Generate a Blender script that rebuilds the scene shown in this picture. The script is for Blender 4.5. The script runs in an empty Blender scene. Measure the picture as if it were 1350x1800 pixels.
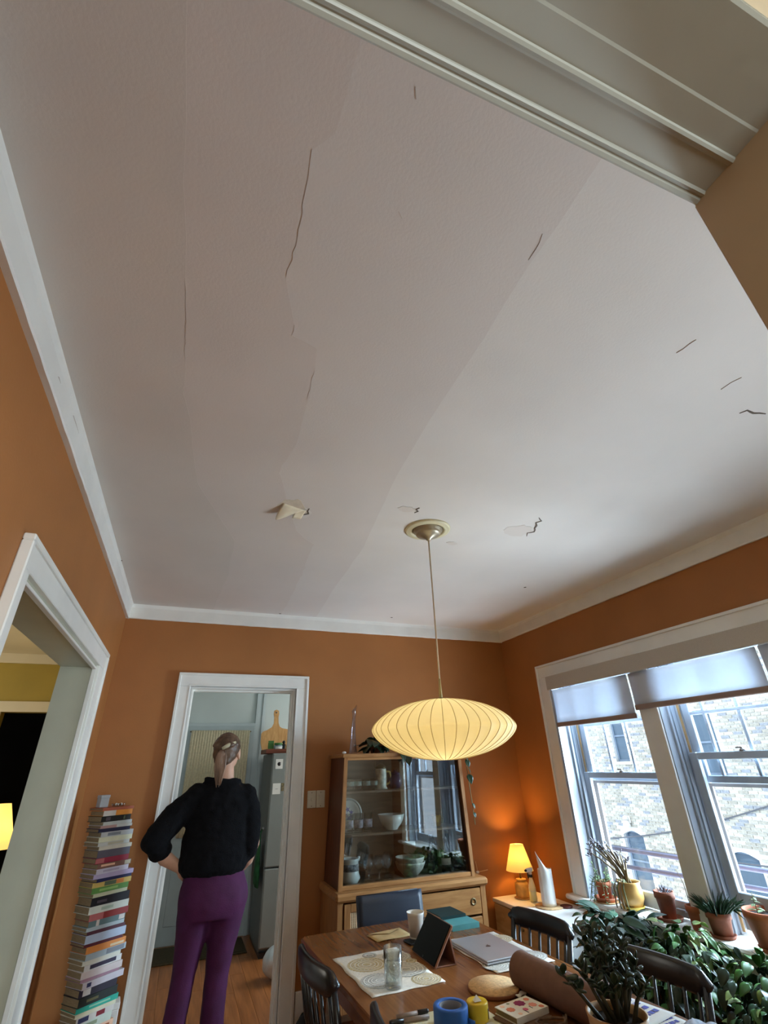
import bpy, math, random
from math import sin, cos, pi, radians, sqrt
from mathutils import Vector, Matrix, Euler, noise

random.seed(7)
SC = bpy.context.scene
COL = SC.collection

# ---------------------------------------------------------------- camera
def look_matrix(yaw, pitch, roll):
    cy, sy = cos(yaw), sin(yaw)
    f = Vector((sy*cos(pitch), cy*cos(pitch), sin(pitch)))
    r0 = Vector((cy, -sy, 0.0)); u0 = r0.cross(f)
    r = r0*cos(roll) + u0*sin(roll); u = u0*cos(roll) - r0*sin(roll)
    return Matrix(((r.x, u.x, -f.x, 0), (r.y, u.y, -f.y, 0), (r.z, u.z, -f.z, 0), (0, 0, 0, 1)))
cam_data = bpy.data.cameras.new('camera')
cam_data.sensor_fit = 'VERTICAL'; cam_data.sensor_height = 36.0
cam_data.lens = 826.6/1800*36.0
cam_data.clip_start = 0.02; cam_data.clip_end = 200
cam = bpy.data.objects.new('camera', cam_data); COL.objects.link(cam)
cam.matrix_world = Matrix.Translation((0, 0, 1.5)) @ look_matrix(0.376886, 0.492777, -0.029846)
SC.camera = cam

# ---------------------------------------------------------------- world, sun, exposure
SC.view_settings.view_transform = 'Standard'; SC.view_settings.look = 'None'
SC.view_settings.gamma = 1.0; SC.view_settings.use_curve_mapping = False
SC.view_settings.exposure = EXPOSURE = 1.3
world = bpy.data.worlds.new('sky'); SC.world = world
world.use_nodes = True
bg = world.node_tree.nodes['Background']
bg.inputs[0].default_value = (0.72, 0.86, 1.0, 1); bg.inputs[1].default_value = 1.0

def lamp(name, kind, loc, energy, color, size=None, size_y=None, direction=None, angle=None):
    d = bpy.data.lights.new(name, kind); d.energy = energy; d.color = color
    if kind == 'AREA':
        d.shape = 'RECTANGLE'; d.size = size; d.size_y = size_y
    if kind == 'POINT' and size: d.shadow_soft_size = size
    if angle: d.angle = angle
    o = bpy.data.objects.new(name, d); COL.objects.link(o); o.location = loc
    if direction: o.rotation_euler = Vector(direction).to_track_quat('-Z', 'Y').to_euler()
    return o
lamp('sun', 'SUN', (0, 0, 12), 0.85, (1.0, 0.93, 0.80), direction=(0.75, -0.15, -0.72), angle=0.009)
# unseen fill lamps, added to brighten the dining room and the rooms around
lamp('under_sill_fill_light', 'AREA', (4.1, 2.2, -0.55), 350, (0.78, 0.90, 1.0), 1.6, 4.0, direction=(-0.75, 0, 1.0))  # added fill lamp hidden below the sill, lifts the ceiling
lamp('over_alley_fill_light', 'AREA', (4.7, 2.1, 2.75), 520, (0.62, 0.84, 1.0), 1.1, 4.6, direction=(-1, 0, -0.55))  # added fill lamp out of view above the panes, brightens table and walls
lamp('living_room_fill_light', 'AREA', (0.9, -3.75, 1.55), 54, (0.88, 0.97, 1.0), 2.2, 1.5, direction=(0, 1, 0.10))  # added fill behind the camera, set at an unseen wall opening
lamp('left_room_fill_light', 'AREA', (-3.5, 4.9, 1.5), 16, (1.0, 0.97, 0.86), 1.4, 1.4, direction=(1, 0.35, 0.0))  # added fill lamp for the left room, standing before a closed wall
lamp('kitchen_fill_light', 'AREA', (2.55, 5.3, 1.6), 13, (1.0, 1.0, 0.95), 1.0, 1.2, direction=(-1, 0, 0))  # added fill lamp for the kitchen, out of view at its right wall

cy = SC.cycles
cy.max_bounces = 10; cy.diffuse_bounces = 6; cy.glossy_bounces = 4; cy.transmission_bounces = 8
cy.transparent_max_bounces = 16; cy.sample_clamp_indirect = 6.0
cy.caustics_reflective = False; cy.caustics_refractive = False

# ---------------------------------------------------------------- materials
def lin(c):
    c = c/255.0
    return c/12.92 if c <= 0.04045 else ((c+0.055)/1.055)**2.4
def rgb(r, g, b): return (lin(r), lin(g), lin(b), 1.0)
MATS = {}
def pm(name, col, rough=0.6, var=0.06, scale=8.0, bump=0.0, bscale=60.0, metal=0.0, spec=0.5, stretch=None,
       emit=None, estr=0.0, alpha=None, trans=0.0, ior=1.45, sheen=0.0, sss=0.0):
    """procedural principled material: noise driven colour variation and relief"""
    if name in MATS: return MATS[name]
    m = bpy.data.materials.new(name); m.use_nodes = True
    nt = m.node_tree; N = nt.nodes; L = nt.links; b = N['Principled BSDF']
    b.inputs['Roughness'].default_value = rough; b.inputs['Metallic'].default_value = metal
    b.inputs['Specular IOR Level'].default_value = spec; b.inputs['IOR'].default_value = ior
    b.inputs['Transmission Weight'].default_value = trans
    if sheen: b.inputs['Sheen Weight'].default_value = sheen
    tc = N.new('ShaderNodeTexCoord'); mp = N.new('ShaderNodeMapping')
    L.new(tc.outputs['Object'], mp.inputs[0])
    if stretch: mp.inputs['Scale'].default_value = stretch
    if var > 0:
        no = N.new('ShaderNodeTexNoise'); no.inputs['Scale'].default_value = scale; no.inputs['Detail'].default_value = 5
        L.new(mp.outputs[0], no.inputs['Vector'])
        cr = N.new('ShaderNodeValToRGB'); e = cr.color_ramp.elements
        e[0].position = 0.3; e[1].position = 0.7
        e[0].color = tuple(max(0, c*(1-var*2)) for c in col[:3])+(1,)
        e[1].color = tuple(min(1, c*(1+var*2)) for c in col[:3])+(1,)
        L.new(no.outputs['Fac'], cr.inputs[0]); L.new(cr.outputs[0], b.inputs['Base Color'])
    else: b.inputs['Base Color'].default_value = col
    if bump > 0:
        nb = N.new('ShaderNodeTexNoise'); nb.inputs['Scale'].default_value = bscale; nb.inputs['Detail'].default_value = 4
        L.new(mp.outputs[0], nb.inputs['Vector'])
        bp = N.new('ShaderNodeBump'); bp.inputs['Strength'].default_value = bump; bp.inputs['Distance'].default_value = 0.01
        L.new(nb.outputs['Fac'], bp.inputs['Height']); L.new(bp.outputs[0], b.inputs['Normal'])
    if emit:
        b.inputs['Emission Color'].default_value = emit; b.inputs['Emission Strength'].default_value = estr
    MATS[name] = m
    return m
def wood(name, c1, c2, rough=0.4, scale=5.0, stretch=(1, 1, 14), spec=0.4):
    if name in MATS: return MATS[name]
    m = bpy.data.materials.new(name); m.use_nodes = True
    nt = m.node_tree; N = nt.nodes; L = nt.links; b = N['Principled BSDF']
    b.inputs['Roughness'].default_value = rough; b.inputs['Specular IOR Level'].default_value = spec
    tc = N.new('ShaderNodeTexCoord'); mp = N.new('ShaderNodeMapping'); mp.inputs['Scale'].default_value = stretch
    L.new(tc.outputs['Object'], mp.inputs[0])
    no = N.new('ShaderNodeTexNoise'); no.inputs['Scale'].default_value = scale; no.inputs['Detail'].default_value = 8
    no.inputs['Distortion'].default_value = 0.6
    L.new(mp.outputs[0], no.inputs['Vector'])
    cr = N.new('ShaderNodeValToRGB'); e = cr.color_ramp.elements
    e[0].position = 0.32; e[1].position = 0.68; e[0].color = c1; e[1].color = c2
    L.new(no.outputs['Fac'], cr.inputs[0]); L.new(cr.outputs[0], b.inputs['Base Color'])
    bp = N.new('ShaderNodeBump'); bp.inputs['Strength'].default_value = 0.08; bp.inputs['Distance'].default_value = 0.004
    L.new(no.outputs['Fac'], bp.inputs['Height']); L.new(bp.outputs[0], b.inputs['Normal'])
    MATS[name] = m
    return m
def pane_glass(name, tint=(1, 1, 1, 1), ior=1.5, boost=1.0):
    """thin glazing: clear transmission plus a Fresnel reflection"""
    m = bpy.data.materials.new(name); m.use_nodes = True
    nt = m.node_tree; N = nt.nodes; L = nt.links; N.remove(N['Principled BSDF'])
    t = N.new('ShaderNodeBsdfTransparent'); t.inputs[0].default_value = tint
    g = N.new('ShaderNodeBsdfGlossy'); g.inputs['Roughness'].default_value = 0.012
    f = N.new('ShaderNodeFresnel'); ge = N.new('ShaderNodeNewGeometry'); mi = N.new('ShaderNodeMix')
    mi.inputs[2].default_value = ior; mi.inputs[3].default_value = 1.0/ior      # same reflectance on both faces of the sheet
    L.new(ge.outputs['Backfacing'], mi.inputs[0]); L.new(mi.outputs[0], f.inputs[0])
    mu = N.new('ShaderNodeMath'); mu.operation = 'MULTIPLY'; mu.inputs[1].default_value = boost; mu.use_clamp = True
    mx = N.new('ShaderNodeMixShader')
    L.new(f.outputs[0], mu.inputs[0]); L.new(mu.outputs[0], mx.inputs[0]); L.new(t.outputs[0], mx.inputs[1]); L.new(g.outputs[0], mx.inputs[2])
    L.new(mx.outputs[0], N['Material Output'].inputs[0])
    return m
def fabric_shade(name, col, trans, emit=None, estr=0.0):
    """cloth that lets light through: diffuse + translucent (+ the glow of its own bulb)"""
    m = bpy.data.materials.new(name); m.use_nodes = True
    nt = m.node_tree; N = nt.nodes; L = nt.links; N.remove(N['Principled BSDF'])
    no = N.new('ShaderNodeTexNoise'); no.inputs['Scale'].default_value = 24; no.inputs['Detail'].default_value = 6
    tc = N.new('ShaderNodeTexCoord'); L.new(tc.outputs['Object'], no.inputs['Vector'])
    cr = N.new('ShaderNodeValToRGB'); e = cr.color_ramp.elements; e[0].position = 0.3; e[1].position = 0.7
    e[0].color = tuple(c*0.975 for c in col[:3])+(1,); e[1].color = col
    L.new(no.outputs['Fac'], cr.inputs[0])
    d = N.new('ShaderNodeBsdfDiffuse'); t = N.new('ShaderNodeBsdfTranslucent'); mx = N.new('ShaderNodeMixShader')
    L.new(cr.outputs[0], d.inputs[0]); L.new(cr.outputs[0], t.inputs[0]); mx.inputs[0].default_value = trans
    L.new(d.outputs[0], mx.inputs[1]); L.new(t.outputs[0], mx.inputs[2])
    out = mx.outputs[0]
    if emit:
        em = N.new('ShaderNodeEmission'); em.inputs[0].default_value = emit; em.inputs[1].default_value = estr
        ad = N.new('ShaderNodeAddShader'); L.new(out, ad.inputs[0]); L.new(em.outputs[0], ad.inputs[1]); out = ad.outputs[0]
    L.new(out, N['Material Output'].inputs[0])
    return m

M_WALL = pm('orange_paint', rgb(166, 107, 55), 0.62, 0.03, 3, 0.05, 90)
M_CEIL = pm('ceiling_paint', rgb(226, 222, 216), 0.7, 0.015, 2.5, 0.06, 120)
M_CEIL1 = pm('ceiling_paint_layer_one', rgb(212, 205, 197), 0.7, 0.015, 2.5, 0.06, 120)
M_CEIL2 = pm('ceiling_paint_layer_two', rgb(216, 208, 201), 0.7, 0.015, 2.5, 0.06, 120)
M_CEIL3 = pm('ceiling_paint_layer_three', rgb(220, 214, 208), 0.7, 0.015, 2.5, 0.06, 120)
M_CEIL4 = pm('ceiling_scraped_paint', rgb(220, 213, 205), 0.7, 0.01, 2.5, 0.06, 120)
M_PEEL = pm('bare_plaster', rgb(214, 204, 186), 0.8, 0.05, 20, 0.1, 80)
M_FLAKE = pm('paint_flake', rgb(232, 222, 196), 0.7, 0.03, 20)
M_HAIRLINE = pm('hairline_crack', rgb(188, 178, 168), 0.9, 0.05)
M_DARKGAP = pm('dark_gap', rgb(104, 94, 84), 0.9, 0.05)
M_TRIM = pm('white_trim_paint', rgb(232, 231, 225), 0.45, 0.02, 6, 0.04, 40)
M_JAMB = pm('shaded_trim_paint', rgb(186, 186, 166), 0.45, 0.02, 6, 0.04, 40)  # trim colour darkened to put the jamb's shade into it
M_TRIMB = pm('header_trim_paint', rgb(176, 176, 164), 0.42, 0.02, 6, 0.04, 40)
M_SASH = pm('window_paint', rgb(170, 180, 192), 0.4, 0.03, 10)
M_TRACK = pm('window_track_wood', rgb(196, 160, 112), 0.5, 0.08, 10)
M_STORM = pm('storm_frame_metal', rgb(128, 118, 112), 0.5, 0.03)
M_KITCHEN = pm('kitchen_paint', rgb(196, 206, 206), 0.6, 0.02, 3)
M_OLIVE = pm('olive_paint', rgb(176, 152, 66), 0.6, 0.03, 3)
M_CREAM = pm('cream_paint', rgb(228, 216, 184), 0.6, 0.02, 3)
M_TAN = pm('tan_paint', rgb(196, 178, 150), 0.6, 0.02, 3)
M_BLACKROOM = pm('unlit_room_black', rgb(22, 18, 15), 0.8, 0.05)  # near-black colour stands in for the darkness beyond the far doorway
M_FLOOR = wood('floor_oak', rgb(142, 86, 46), rgb(178, 114, 66), 0.32, 4, (8, 0.7, 8))
M_SIDEFLOOR = wood('side_room_floor', rgb(112, 98, 80), rgb(134, 120, 100), 0.4, 4, (8, 0.7, 8))
M_FLOORBASE = pm('floor_seam', rgb(70, 36, 18), 0.7)
M_TABLE = wood('table_teak', rgb(122, 76, 42), rgb(144, 94, 54), 0.24, 4, (14, 1, 8), 0.6)
M_OAK = wood('hutch_oak', rgb(138, 92, 50), rgb(166, 118, 70), 0.38, 5, (1.2, 8, 10))
M_OAKV = wood('hutch_oak_upright', rgb(134, 88, 48), rgb(162, 114, 68), 0.38, 5, (9, 9, 1))
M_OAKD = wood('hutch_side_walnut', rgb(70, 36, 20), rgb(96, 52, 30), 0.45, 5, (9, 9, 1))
M_HINT = wood('hutch_inside', rgb(104, 82, 62), rgb(128, 104, 82), 0.6, 4, (1, 6, 8))
M_BLACKWOOD = pm('black_lacquer', rgb(26, 23, 26), 0.28, 0.08, 10, spec=0.6)
M_NAVY = pm('navy_leather', rgb(44, 56, 76), 0.36, 0.06, 12, 0.05, 160, spec=0.7)
M_TERRA = pm('terracotta', rgb(176, 100, 66), 0.75, 0.1, 14, 0.12, 70)
M_TERRAD = pm('dark_terracotta', rgb(142, 84, 62), 0.75, 0.12, 14, 0.12, 70)
M_SOIL = pm('potting_soil', rgb(48, 36, 28), 0.95, 0.2, 60, 0.5, 120)
M_CORK = pm('cork', rgb(202, 164, 118), 0.8, 0.1, 90, 0.2, 200)
M_WHITE = pm('white_laminate', rgb(232, 230, 226), 0.35, 0.01)
M_PAPER = pm('white_paper', rgb(232, 230, 226), 0.7, 0.02)
M_PAGES = pm('book_pages', rgb(146, 128, 98), 0.8, 0.08, 40, stretch=(1, 1, 12))
M_SHADEF = fabric_shade('roller_shade_cloth', (0.74, 0.78, 0.84, 1), 0.29)
M_CASSETTE = pm('shade_cassette_cloth', rgb(190, 182, 170), 0.7, 0.04, 120, stretch=(1, 8, 1))
M_BAR = pm('shade_bottom_bar', rgb(150, 128, 118), 0.5, 0.03)
M_GLASS = pane_glass('window_glass', (0.97, 0.985, 1, 1), 1.45)
M_HGLASS = pane_glass('cabinet_glass', (0.93, 0.96, 0.95, 1), 1.65, 2.3)
M_CRYSTAL = pane_glass('drinking_glass', (0.93, 0.96, 0.96, 1), 1.6, 2.2)
M_DARKGLASS = pane_glass('dark_bottle_glass', (0.04, 0.05, 0.05, 1), 1.6, 1.2)
M_BRASS = pm('antique_brass', rgb(126, 110, 80), 0.35, 0.04, metal=0.8)
M_CHROME = pm('chrome', rgb(190, 190, 190), 0.2, 0.02, metal=1.0)
M_PORC = pm('white_porcelain', rgb(226, 224, 218), 0.25, 0.02, spec=0.6)

# ---------------------------------------------------------------- mesh building
class MB:
    """collects shapes; .build links them as one mesh object"""
    def __init__(s): s.v = []; s.f = []; s.sm = []; s.mi = []; s.T = Matrix.Identity(4); s.cur = 0
    def add(s, vs, fs, smooth=False):
        o = len(s.v); s.v += [tuple(s.T @ Vector(v)) for v in vs]
        flip = s.T.determinant() < 0
        for f in fs:
            f = [o+i for i in f]
            s.f.append(f[::-1] if flip else f); s.sm.append(smooth); s.mi.append(s.cur)
        return s
    def box(s, x0, x1, y0, y1, z0, z1, b=0.0, R=None):
        c = Vector(((x0+x1)/2, (y0+y1)/2, (z0+z1)/2)); h = [(x1-x0)/2, (y1-y0)/2, (z1-z0)/2]
        b = min(b, min(h)*0.95)
        if b <= 0:
            vs = [Vector((sx*h[0], sy*h[1], sz*h[2])) for sx in (-1, 1) for sy in (-1, 1) for sz in (-1, 1)]
            fs = [(0, 1, 3, 2), (4, 6, 7, 5), (0, 4, 5, 1), (2, 3, 7, 6), (0, 2, 6, 4), (1, 5, 7, 3)]
        else:
            vs = []; idx = {}
            for sx in (-1, 1):
                for sy in (-1, 1):
                    for sz in (-1, 1):
                        for a in range(3):
                            p = [sx*h[0], sy*h[1], sz*h[2]]; sg = (sx, sy, sz)
                            for k in range(3):
                                if k != a: p[k] -= sg[k]*b
                            idx[(sx, sy, sz, a)] = len(vs); vs.append(Vector(p))
            fs = []
            for a in range(3):
                o1, o2 = (a+1) % 3, (a+2) % 3
                for sg in (-1, 1):
                    q = []
                    for (u, w) in ((-1, -1), (1, -1), (1, 1), (-1, 1)):
                        k = [0, 0, 0]; k[a] = sg; k[o1] = u; k[o2] = w; q.append(idx[tuple(k)+(a,)])
                    fs.append(q if sg > 0 else q[::-1])
                for u in (-1, 1):
                    for w in (-1, 1):
                        def id_(e, face):
                            k = [0, 0, 0]; k[a] = e; k[o1] = u; k[o2] = w; return idx[tuple(k)+(face,)]
                        q = [id_(-1, o1), id_(1, o1), id_(1, o2), id_(-1, o2)]
                        fs.append(q if u*w < 0 else q[::-1])
            for sx in (-1, 1):
                for sy in (-1, 1):
                    for sz in (-1, 1):
                        q = [idx[(sx, sy, sz, a)] for a in range(3)]
                        fs.append(q if sx*sy*sz > 0 else q[::-1])
        if R: vs = [R @ v for v in vs]
        return s.add([v+c for v in vs], fs)
    def lathe(s, prof, seg=20, c=(0, 0, 0), sx=1.0, sy=1.0, smooth=True, close=False):
        c = Vector(c); vs = []; fs = []; n = len(prof)
        for r, z in prof:
            for k in range(seg):
                a = 2*pi*k/seg; vs.append(c+Vector((r*sx*cos(a), r*sy*sin(a), z)))
        rng = n if close else n-1
        for i in range(rng):
            i2 = (i+1) % n
            for k in range(seg):
                k2 = (k+1) % seg; fs.append((i*seg+k, i*seg+k2, i2*seg+k2, i2*seg+k))
        if not close:
            if prof[0][0] > 1e-5: fs.append(tuple(range(seg))[::-1])
            if prof[-1][0] > 1e-5: fs.append(tuple((n-1)*seg+k for k in range(seg)))
        return s.add(vs, fs, smooth)
    def tube(s, pts, r, seg=8, flat=1.0, caps=True, up=None):
        pts = [Vector(p) for p in pts]; n = len(pts)
        rs = r if isinstance(r, (list, tuple)) else [r]*n
        vs = []; fs = []; prev = None
        for i, p in enumerate(pts):
            d = (pts[min(i+1, n-1)]-pts[max(i-1, 0)]).normalized()
            if prev is None:
                ref = Vector(up) if up else (Vector((0, 0, 1)) if abs(d.z) < 0.9 else Vector((1, 0, 0)))
                a = (ref-d*ref.dot(d)).normalized()
            else: a = (prev-d*prev.dot(d)).normalized()
            prev = a; b = d.cross(a)
            for k in range(seg):
                t = 2*pi*k/seg; vs.append(p+a*(rs[i]*cos(t))+b*(rs[i]*flat*sin(t)))
        for i in range(n-1):
            for k in range(seg):
                k2 = (k+1) % seg; fs.append((i*seg+k, i*seg+k2, (i+1)*seg+k2, (i+1)*seg+k))
        if caps:
            fs.append(tuple(range(seg))[::-1]); fs.append(tuple((n-1)*seg+k for k in range(seg)))
        return s.add(vs, fs, True)
    def prism(s, poly, z0, z1, axis='z', smooth=False):
        n = len(poly)
        def pt(a, b, c):
            return (a, b, c) if axis == 'z' else ((c, a, b) if axis == 'x' else (b, c, a))
        vs = [pt(a, b, z0) for a, b in poly]+[pt(a, b, z1) for a, b in poly]
        area = sum(poly[i][0]*poly[(i+1) % n][1]-poly[(i+1) % n][0]*poly[i][1] for i in range(n))
        fs = [tuple(range(n))[::-1], tuple(range(n, 2*n))]+[(i, (i+1) % n, n+(i+1) % n, n+i) for i in range(n)]
        if area < 0: fs = [f[::-1] for f in fs]
        return s.add(vs, fs, smooth)
    def ball(s, c, rx, ry=None, rz=None, seg=14, rings=9, R=None):
        ry = ry or rx; rz = rz or rx; c = Vector(c); vs = [Vector((0, 0, -rz))]; fs = []
        for i in range(1, rings):
            t = -pi/2+pi*i/rings
            for k in range(seg):
                a = 2*pi*k/seg; vs.append(Vector((rx*cos(t)*cos(a), ry*cos(t)*sin(a), rz*sin(t))))
        vs.append(Vector((0, 0, rz))); L_ = len(vs)-1
        for k in range(seg):
            fs.append((0, 1+(k+1) % seg, 1+k)); fs.append((L_, L_-seg+k, L_-seg+(k+1) % seg))
        for i in range(rings-2):
            for k in range(seg):
                k2 = (k+1) % seg; a = 1+i*seg; fs.append((a+k, a+k2, a+seg+k2, a+seg+k))
        if R: vs = [R @ v for v in vs]
        return s.add([v+c for v in vs], fs, True)
    def loft(s, rings, seg=20, smooth=True):
        """rings: (centre, rx, ry) horizontal ellipses"""
        vs = []; fs = []; n = len(rings)
        for c, rx, ry in rings:
            for k in range(seg):
                a = 2*pi*k/seg; vs.append((c[0]+rx*cos(a), c[1]+ry*sin(a), c[2]))
        up = rings[-1][0][2] > rings[0][0][2]
        for i in range(n-1):
            for k in range(seg):
                k2 = (k+1) % seg; f = (i*seg+k, i*seg+k2, (i+1)*seg+k2, (i+1)*seg+k); fs.append(f if up else f[::-1])
        a, b = tuple(range(seg))[::-1], tuple((n-1)*seg+k for k in range(seg))
        fs += [a, b] if up else [a[::-1], b[::-1]]
        return s.add(vs, fs, smooth)
    def surf(s, fn, nu, nv, thick=0.0, smooth=True):
        """sheet fn(u,v); with thick it becomes a solid sheet"""
        P = [[Vector(fn(i/nu, j/nv)) for j in range(nv+1)] for i in range(nu+1)]
        w = nv+1
        vs = [P[i][j] for i in range(nu+1) for j in range(w)]
        fs = [(i*w+j, (i+1)*w+j, (i+1)*w+j+1, i*w+j+1) for i in range(nu) for j in range(nv)]
        if thick:
            def nrm(i, j):
                a = P[min(i+1, nu)][j]-P[max(i-1, 0)][j]; b = P[i][min(j+1, nv)]-P[i][max(j-1, 0)]
                q = a.cross(b); return q.normalized() if q.length > 1e-12 else Vector((0, 0, 1))
            o = len(vs); vs += [P[i][j]-nrm(i, j)*thick for i in range(nu+1) for j in range(w)]
            fs += [tuple(o+q for q in f[::-1]) for f in fs]
            rim = [i*w for i in range(nu+1)]+[nu*w+j for j in range(1, w)]+[i*w+nv for i in range(nu-1, -1, -1)]+[j for j in range(nv-1, 0, -1)]
            for a, b in zip(rim, rim[1:]+rim[:1]): fs.append((b, a, o+a, o+b))
        return s.add(vs, fs, smooth)
    def mesh(s, name, mats):
        me = bpy.data.meshes.new(name); me.from_pydata(s.v, [], s.f)
        for m in (mats if isinstance(mats, (list, tuple)) else [mats]): me.materials.append(m)
        me.polygons.foreach_set('use_smooth', s.sm); me.polygons.foreach_set('material_index', s.mi)
        me.update(); return me

def link(name, me, parent=None, mat=None):
    o = bpy.data.objects.new(name, me); COL.objects.link(o)
    if parent: o.parent = parent
    return o
def tag(o, label=None, cat=None, group=None, kind=None):
    if label: o['label'] = label
    if cat: o['category'] = cat
    if group: o['group'] = group
    if kind: o['kind'] = kind
    return o
def thing(name, label, cat, loc=(0, 0, 0), rz=0.0, group=None):
    o = bpy.data.objects.new(name, None); COL.objects.link(o); o.empty_display_size = 0.05
    o.location = loc; o.rotation_euler = (0, 0, rz)
    return tag(o, label, cat, group)
def part(parent, name, mb, mat, world=False, label=None, kind=None):
    if world:
        p = parent
        M = Matrix.Identity(4)
        while p:
            M = (Matrix.Translation(p.location) @ p.rotation_euler.to_matrix().to_4x4()) @ M; p = p.parent
        I = M.inverted(); mb.v = [tuple(I @ Vector(v)) for v in mb.v]
    o = link(name, mb.mesh(name, mat), parent)
    return tag(o, label, None, None, kind)
def solo(name, label, cat, mb, mat, loc=(0, 0, 0), rz=0.0, group=None):
    o = link(name, mb.mesh(name, mat)); o.location = loc; o.rotation_euler = (0, 0, rz)
    return tag(o, label, cat, group)
def struct(name, mb, mat, parent=None):
    o = link(name, mb.mesh(name, mat), parent)
    if parent is None: o['kind'] = 'structure'
    return o
def copy_tree(o, parent=None):
    c = o.copy(); COL.objects.link(c)
    if parent: c.parent = parent; c.matrix_parent_inverse = o.matrix_parent_inverse
    for ch in list(o.children): copy_tree(ch, c)
    return c
def remeshed(name, mb, mat, parent, voxel, smooth_it=6, label=None, disp=0.0, dscale=0.05):
    """fuse overlapping closed shapes into one continuous surface"""
    me = mb.mesh(name, mat); o = link(name, me)
    r = o.modifiers.new('fuse', 'REMESH'); r.mode = 'VOXEL'; r.voxel_size = voxel; r.use_smooth_shade = True
    if smooth_it:
        q = o.modifiers.new('soften', 'SMOOTH'); q.iterations = smooth_it; q.factor = 0.5
    dg = bpy.context.evaluated_depsgraph_get()
    new = bpy.data.meshes.new_from_object(o.evaluated_get(dg))
    if disp:
        for v in new.vertices:
            n = noise.noise(v.co/dscale)+0.5*noise.noise(v.co/dscale*2.3)
            v.co += v.normal*n*disp
    o.modifiers.clear(); o.data = new; new.name = name
    new.materials.clear(); new.materials.append(mat)
    new.polygons.foreach_set('use_smooth', [True]*len(new.polygons))
    if parent: o.parent = parent
    if label: o['label'] = label
    return o

# ================================================================ the rooms
XL, XR, YN, YB, H = -0.586, 2.928, 0.197, 4.2, 2.7
def wall_with_hole(name, axis, a0, a1, b0, b1, z0, z1, hole, mat):
    """slab wall; axis 'x' = plane x in [a0,a1] running along y; hole=(h0,h1,hz0,hz1)"""
    m = MB()
    def bx(p, q, u, w):
        if q-p < 1e-4 or w-u < 1e-4: return
        if axis == 'x': m.box(a0, a1, p, q, u, w)
        else: m.box(p, q, a0, a1, u, w)
    if hole:
        h0, h1, u, w = hole
        bx(b0, h0, z0, z1); bx(h1, b1, z0, z1); bx(h0, h1, z0, u); bx(h0, h1, w, z1)
    else: bx(b0, b1, z0, z1)
    return struct(name, m, mat)

# floors: seam slab with separate boards on top
fl = struct('floor', MB().box(-3.7, 3.15, -3.8, 6.7, -0.12, -0.018), M_FLOORBASE)
plank_me = {}
def plank(x, y, w, l):
    key = (round(w, 3), round(l, 3))
    if key not in plank_me: plank_me[key] = MB().box(-w/2+0.0006, w/2-0.0006, -l/2+0.0006, l/2-0.0006, -0.018, 0.0, 0.0008).mesh('plank', M_FLOOR)
    o = link('plank', plank_me[key], fl); o.location = (x, y, 0)
for i in range(32):
    x = -0.58+0.055+i*0.11
    if x > 2.88: break
    cut = 1.1+1.6*((i*0.37) % 1.0)
    plank(x, (0.2+cut)/2, 0.11, cut-0.2); plank(x, (cut+4.28)/2, 0.11, 4.28-cut)
for i in range(26):
    x = -0.58+0.055+i*0.11
    cut = 4.9+0.9*((i*0.41) % 1.0)
    plank(x, (4.28+cut)/2, 0.11, cut-4.28); plank(x, (cut+6.4)/2, 0.11, 6.4-cut)
for k, (x0, x1, y0, y1) in enumerate([(-3.7, -0.586, 0.2, 6.7), (-3.7, 3.15, -3.8, 0.2)]):
    part(fl, 'side_room_boards', MB().box(x0, x1, y0, y1, -0.018, 0.0), M_SIDEFLOOR, world=True)

# ceiling with old paint layers, cracks and peeling plaster
ce = struct('ceiling', MB().box(-0.78, 3.15, 0.19, 4.36, H, H+0.15), M_CEIL)
def jag(pts, step=0.05, amp=0.008, seed=1):
    rd = random.Random(seed); out = []
    for (a, b), (c, d) in zip(pts, pts[1:]):
        n = max(1, int(math.hypot(c-a, d-b)/step))
        for i in range(n):
            t = i/n; out.append((a+(c-a)*t+rd.uniform(-amp, amp), b+(d-b)*t+rd.uniform(-amp, amp)))
    out.append(pts[-1]); return out
def layer(poly, th, mat):
    part(ce, 'paint_layer', MB().prism(poly, H-th, H+0.002), mat)
e1 = jag([(-0.19, 0.2), (-0.188, 0.97), (-0.184, 1.45), (-0.15, 1.75), (-0.121, 2.08), (-0.02, 2.35), (0.10, 2.69), (0.11, 3.28), (0.06, 4.17)], 0.12, 0.005, 1)
e2 = jag([(0.115, 0.2), (0.112, 0.5), (0.069, 0.541), (0.073, 0.603), (0.081, 0.772), (0.073, 0.873), (0.128, 1.022), (0.126, 1.069), (0.21, 1.088), (0.229, 1.187), (0.256, 1.582), (0.223, 1.865),
          (0.30, 2.1), (0.42, 2.45), (0.56, 2.60), (0.60, 3.1), (0.64, 4.17)], 0.05, 0.006, 2)
e3 = jag([(0.69, 0.2), (0.692, 0.352), (0.697, 0.618), (0.719, 1.271), (0.746, 1.69), (0.80, 2.1), (0.864, 2.536), (0.90, 3.43), (0.95, 4.17)], 0.12, 0.004, 3)
layer([(-0.57, 0.2)]+e1+[(-0.57, 4.17)], 0.0016, M_CEIL1)
layer(e1[::-1]+e2, 0.0012, M_CEIL2)
layer(e2[::-1]+e3, 0.0008, M_CEIL3)
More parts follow.
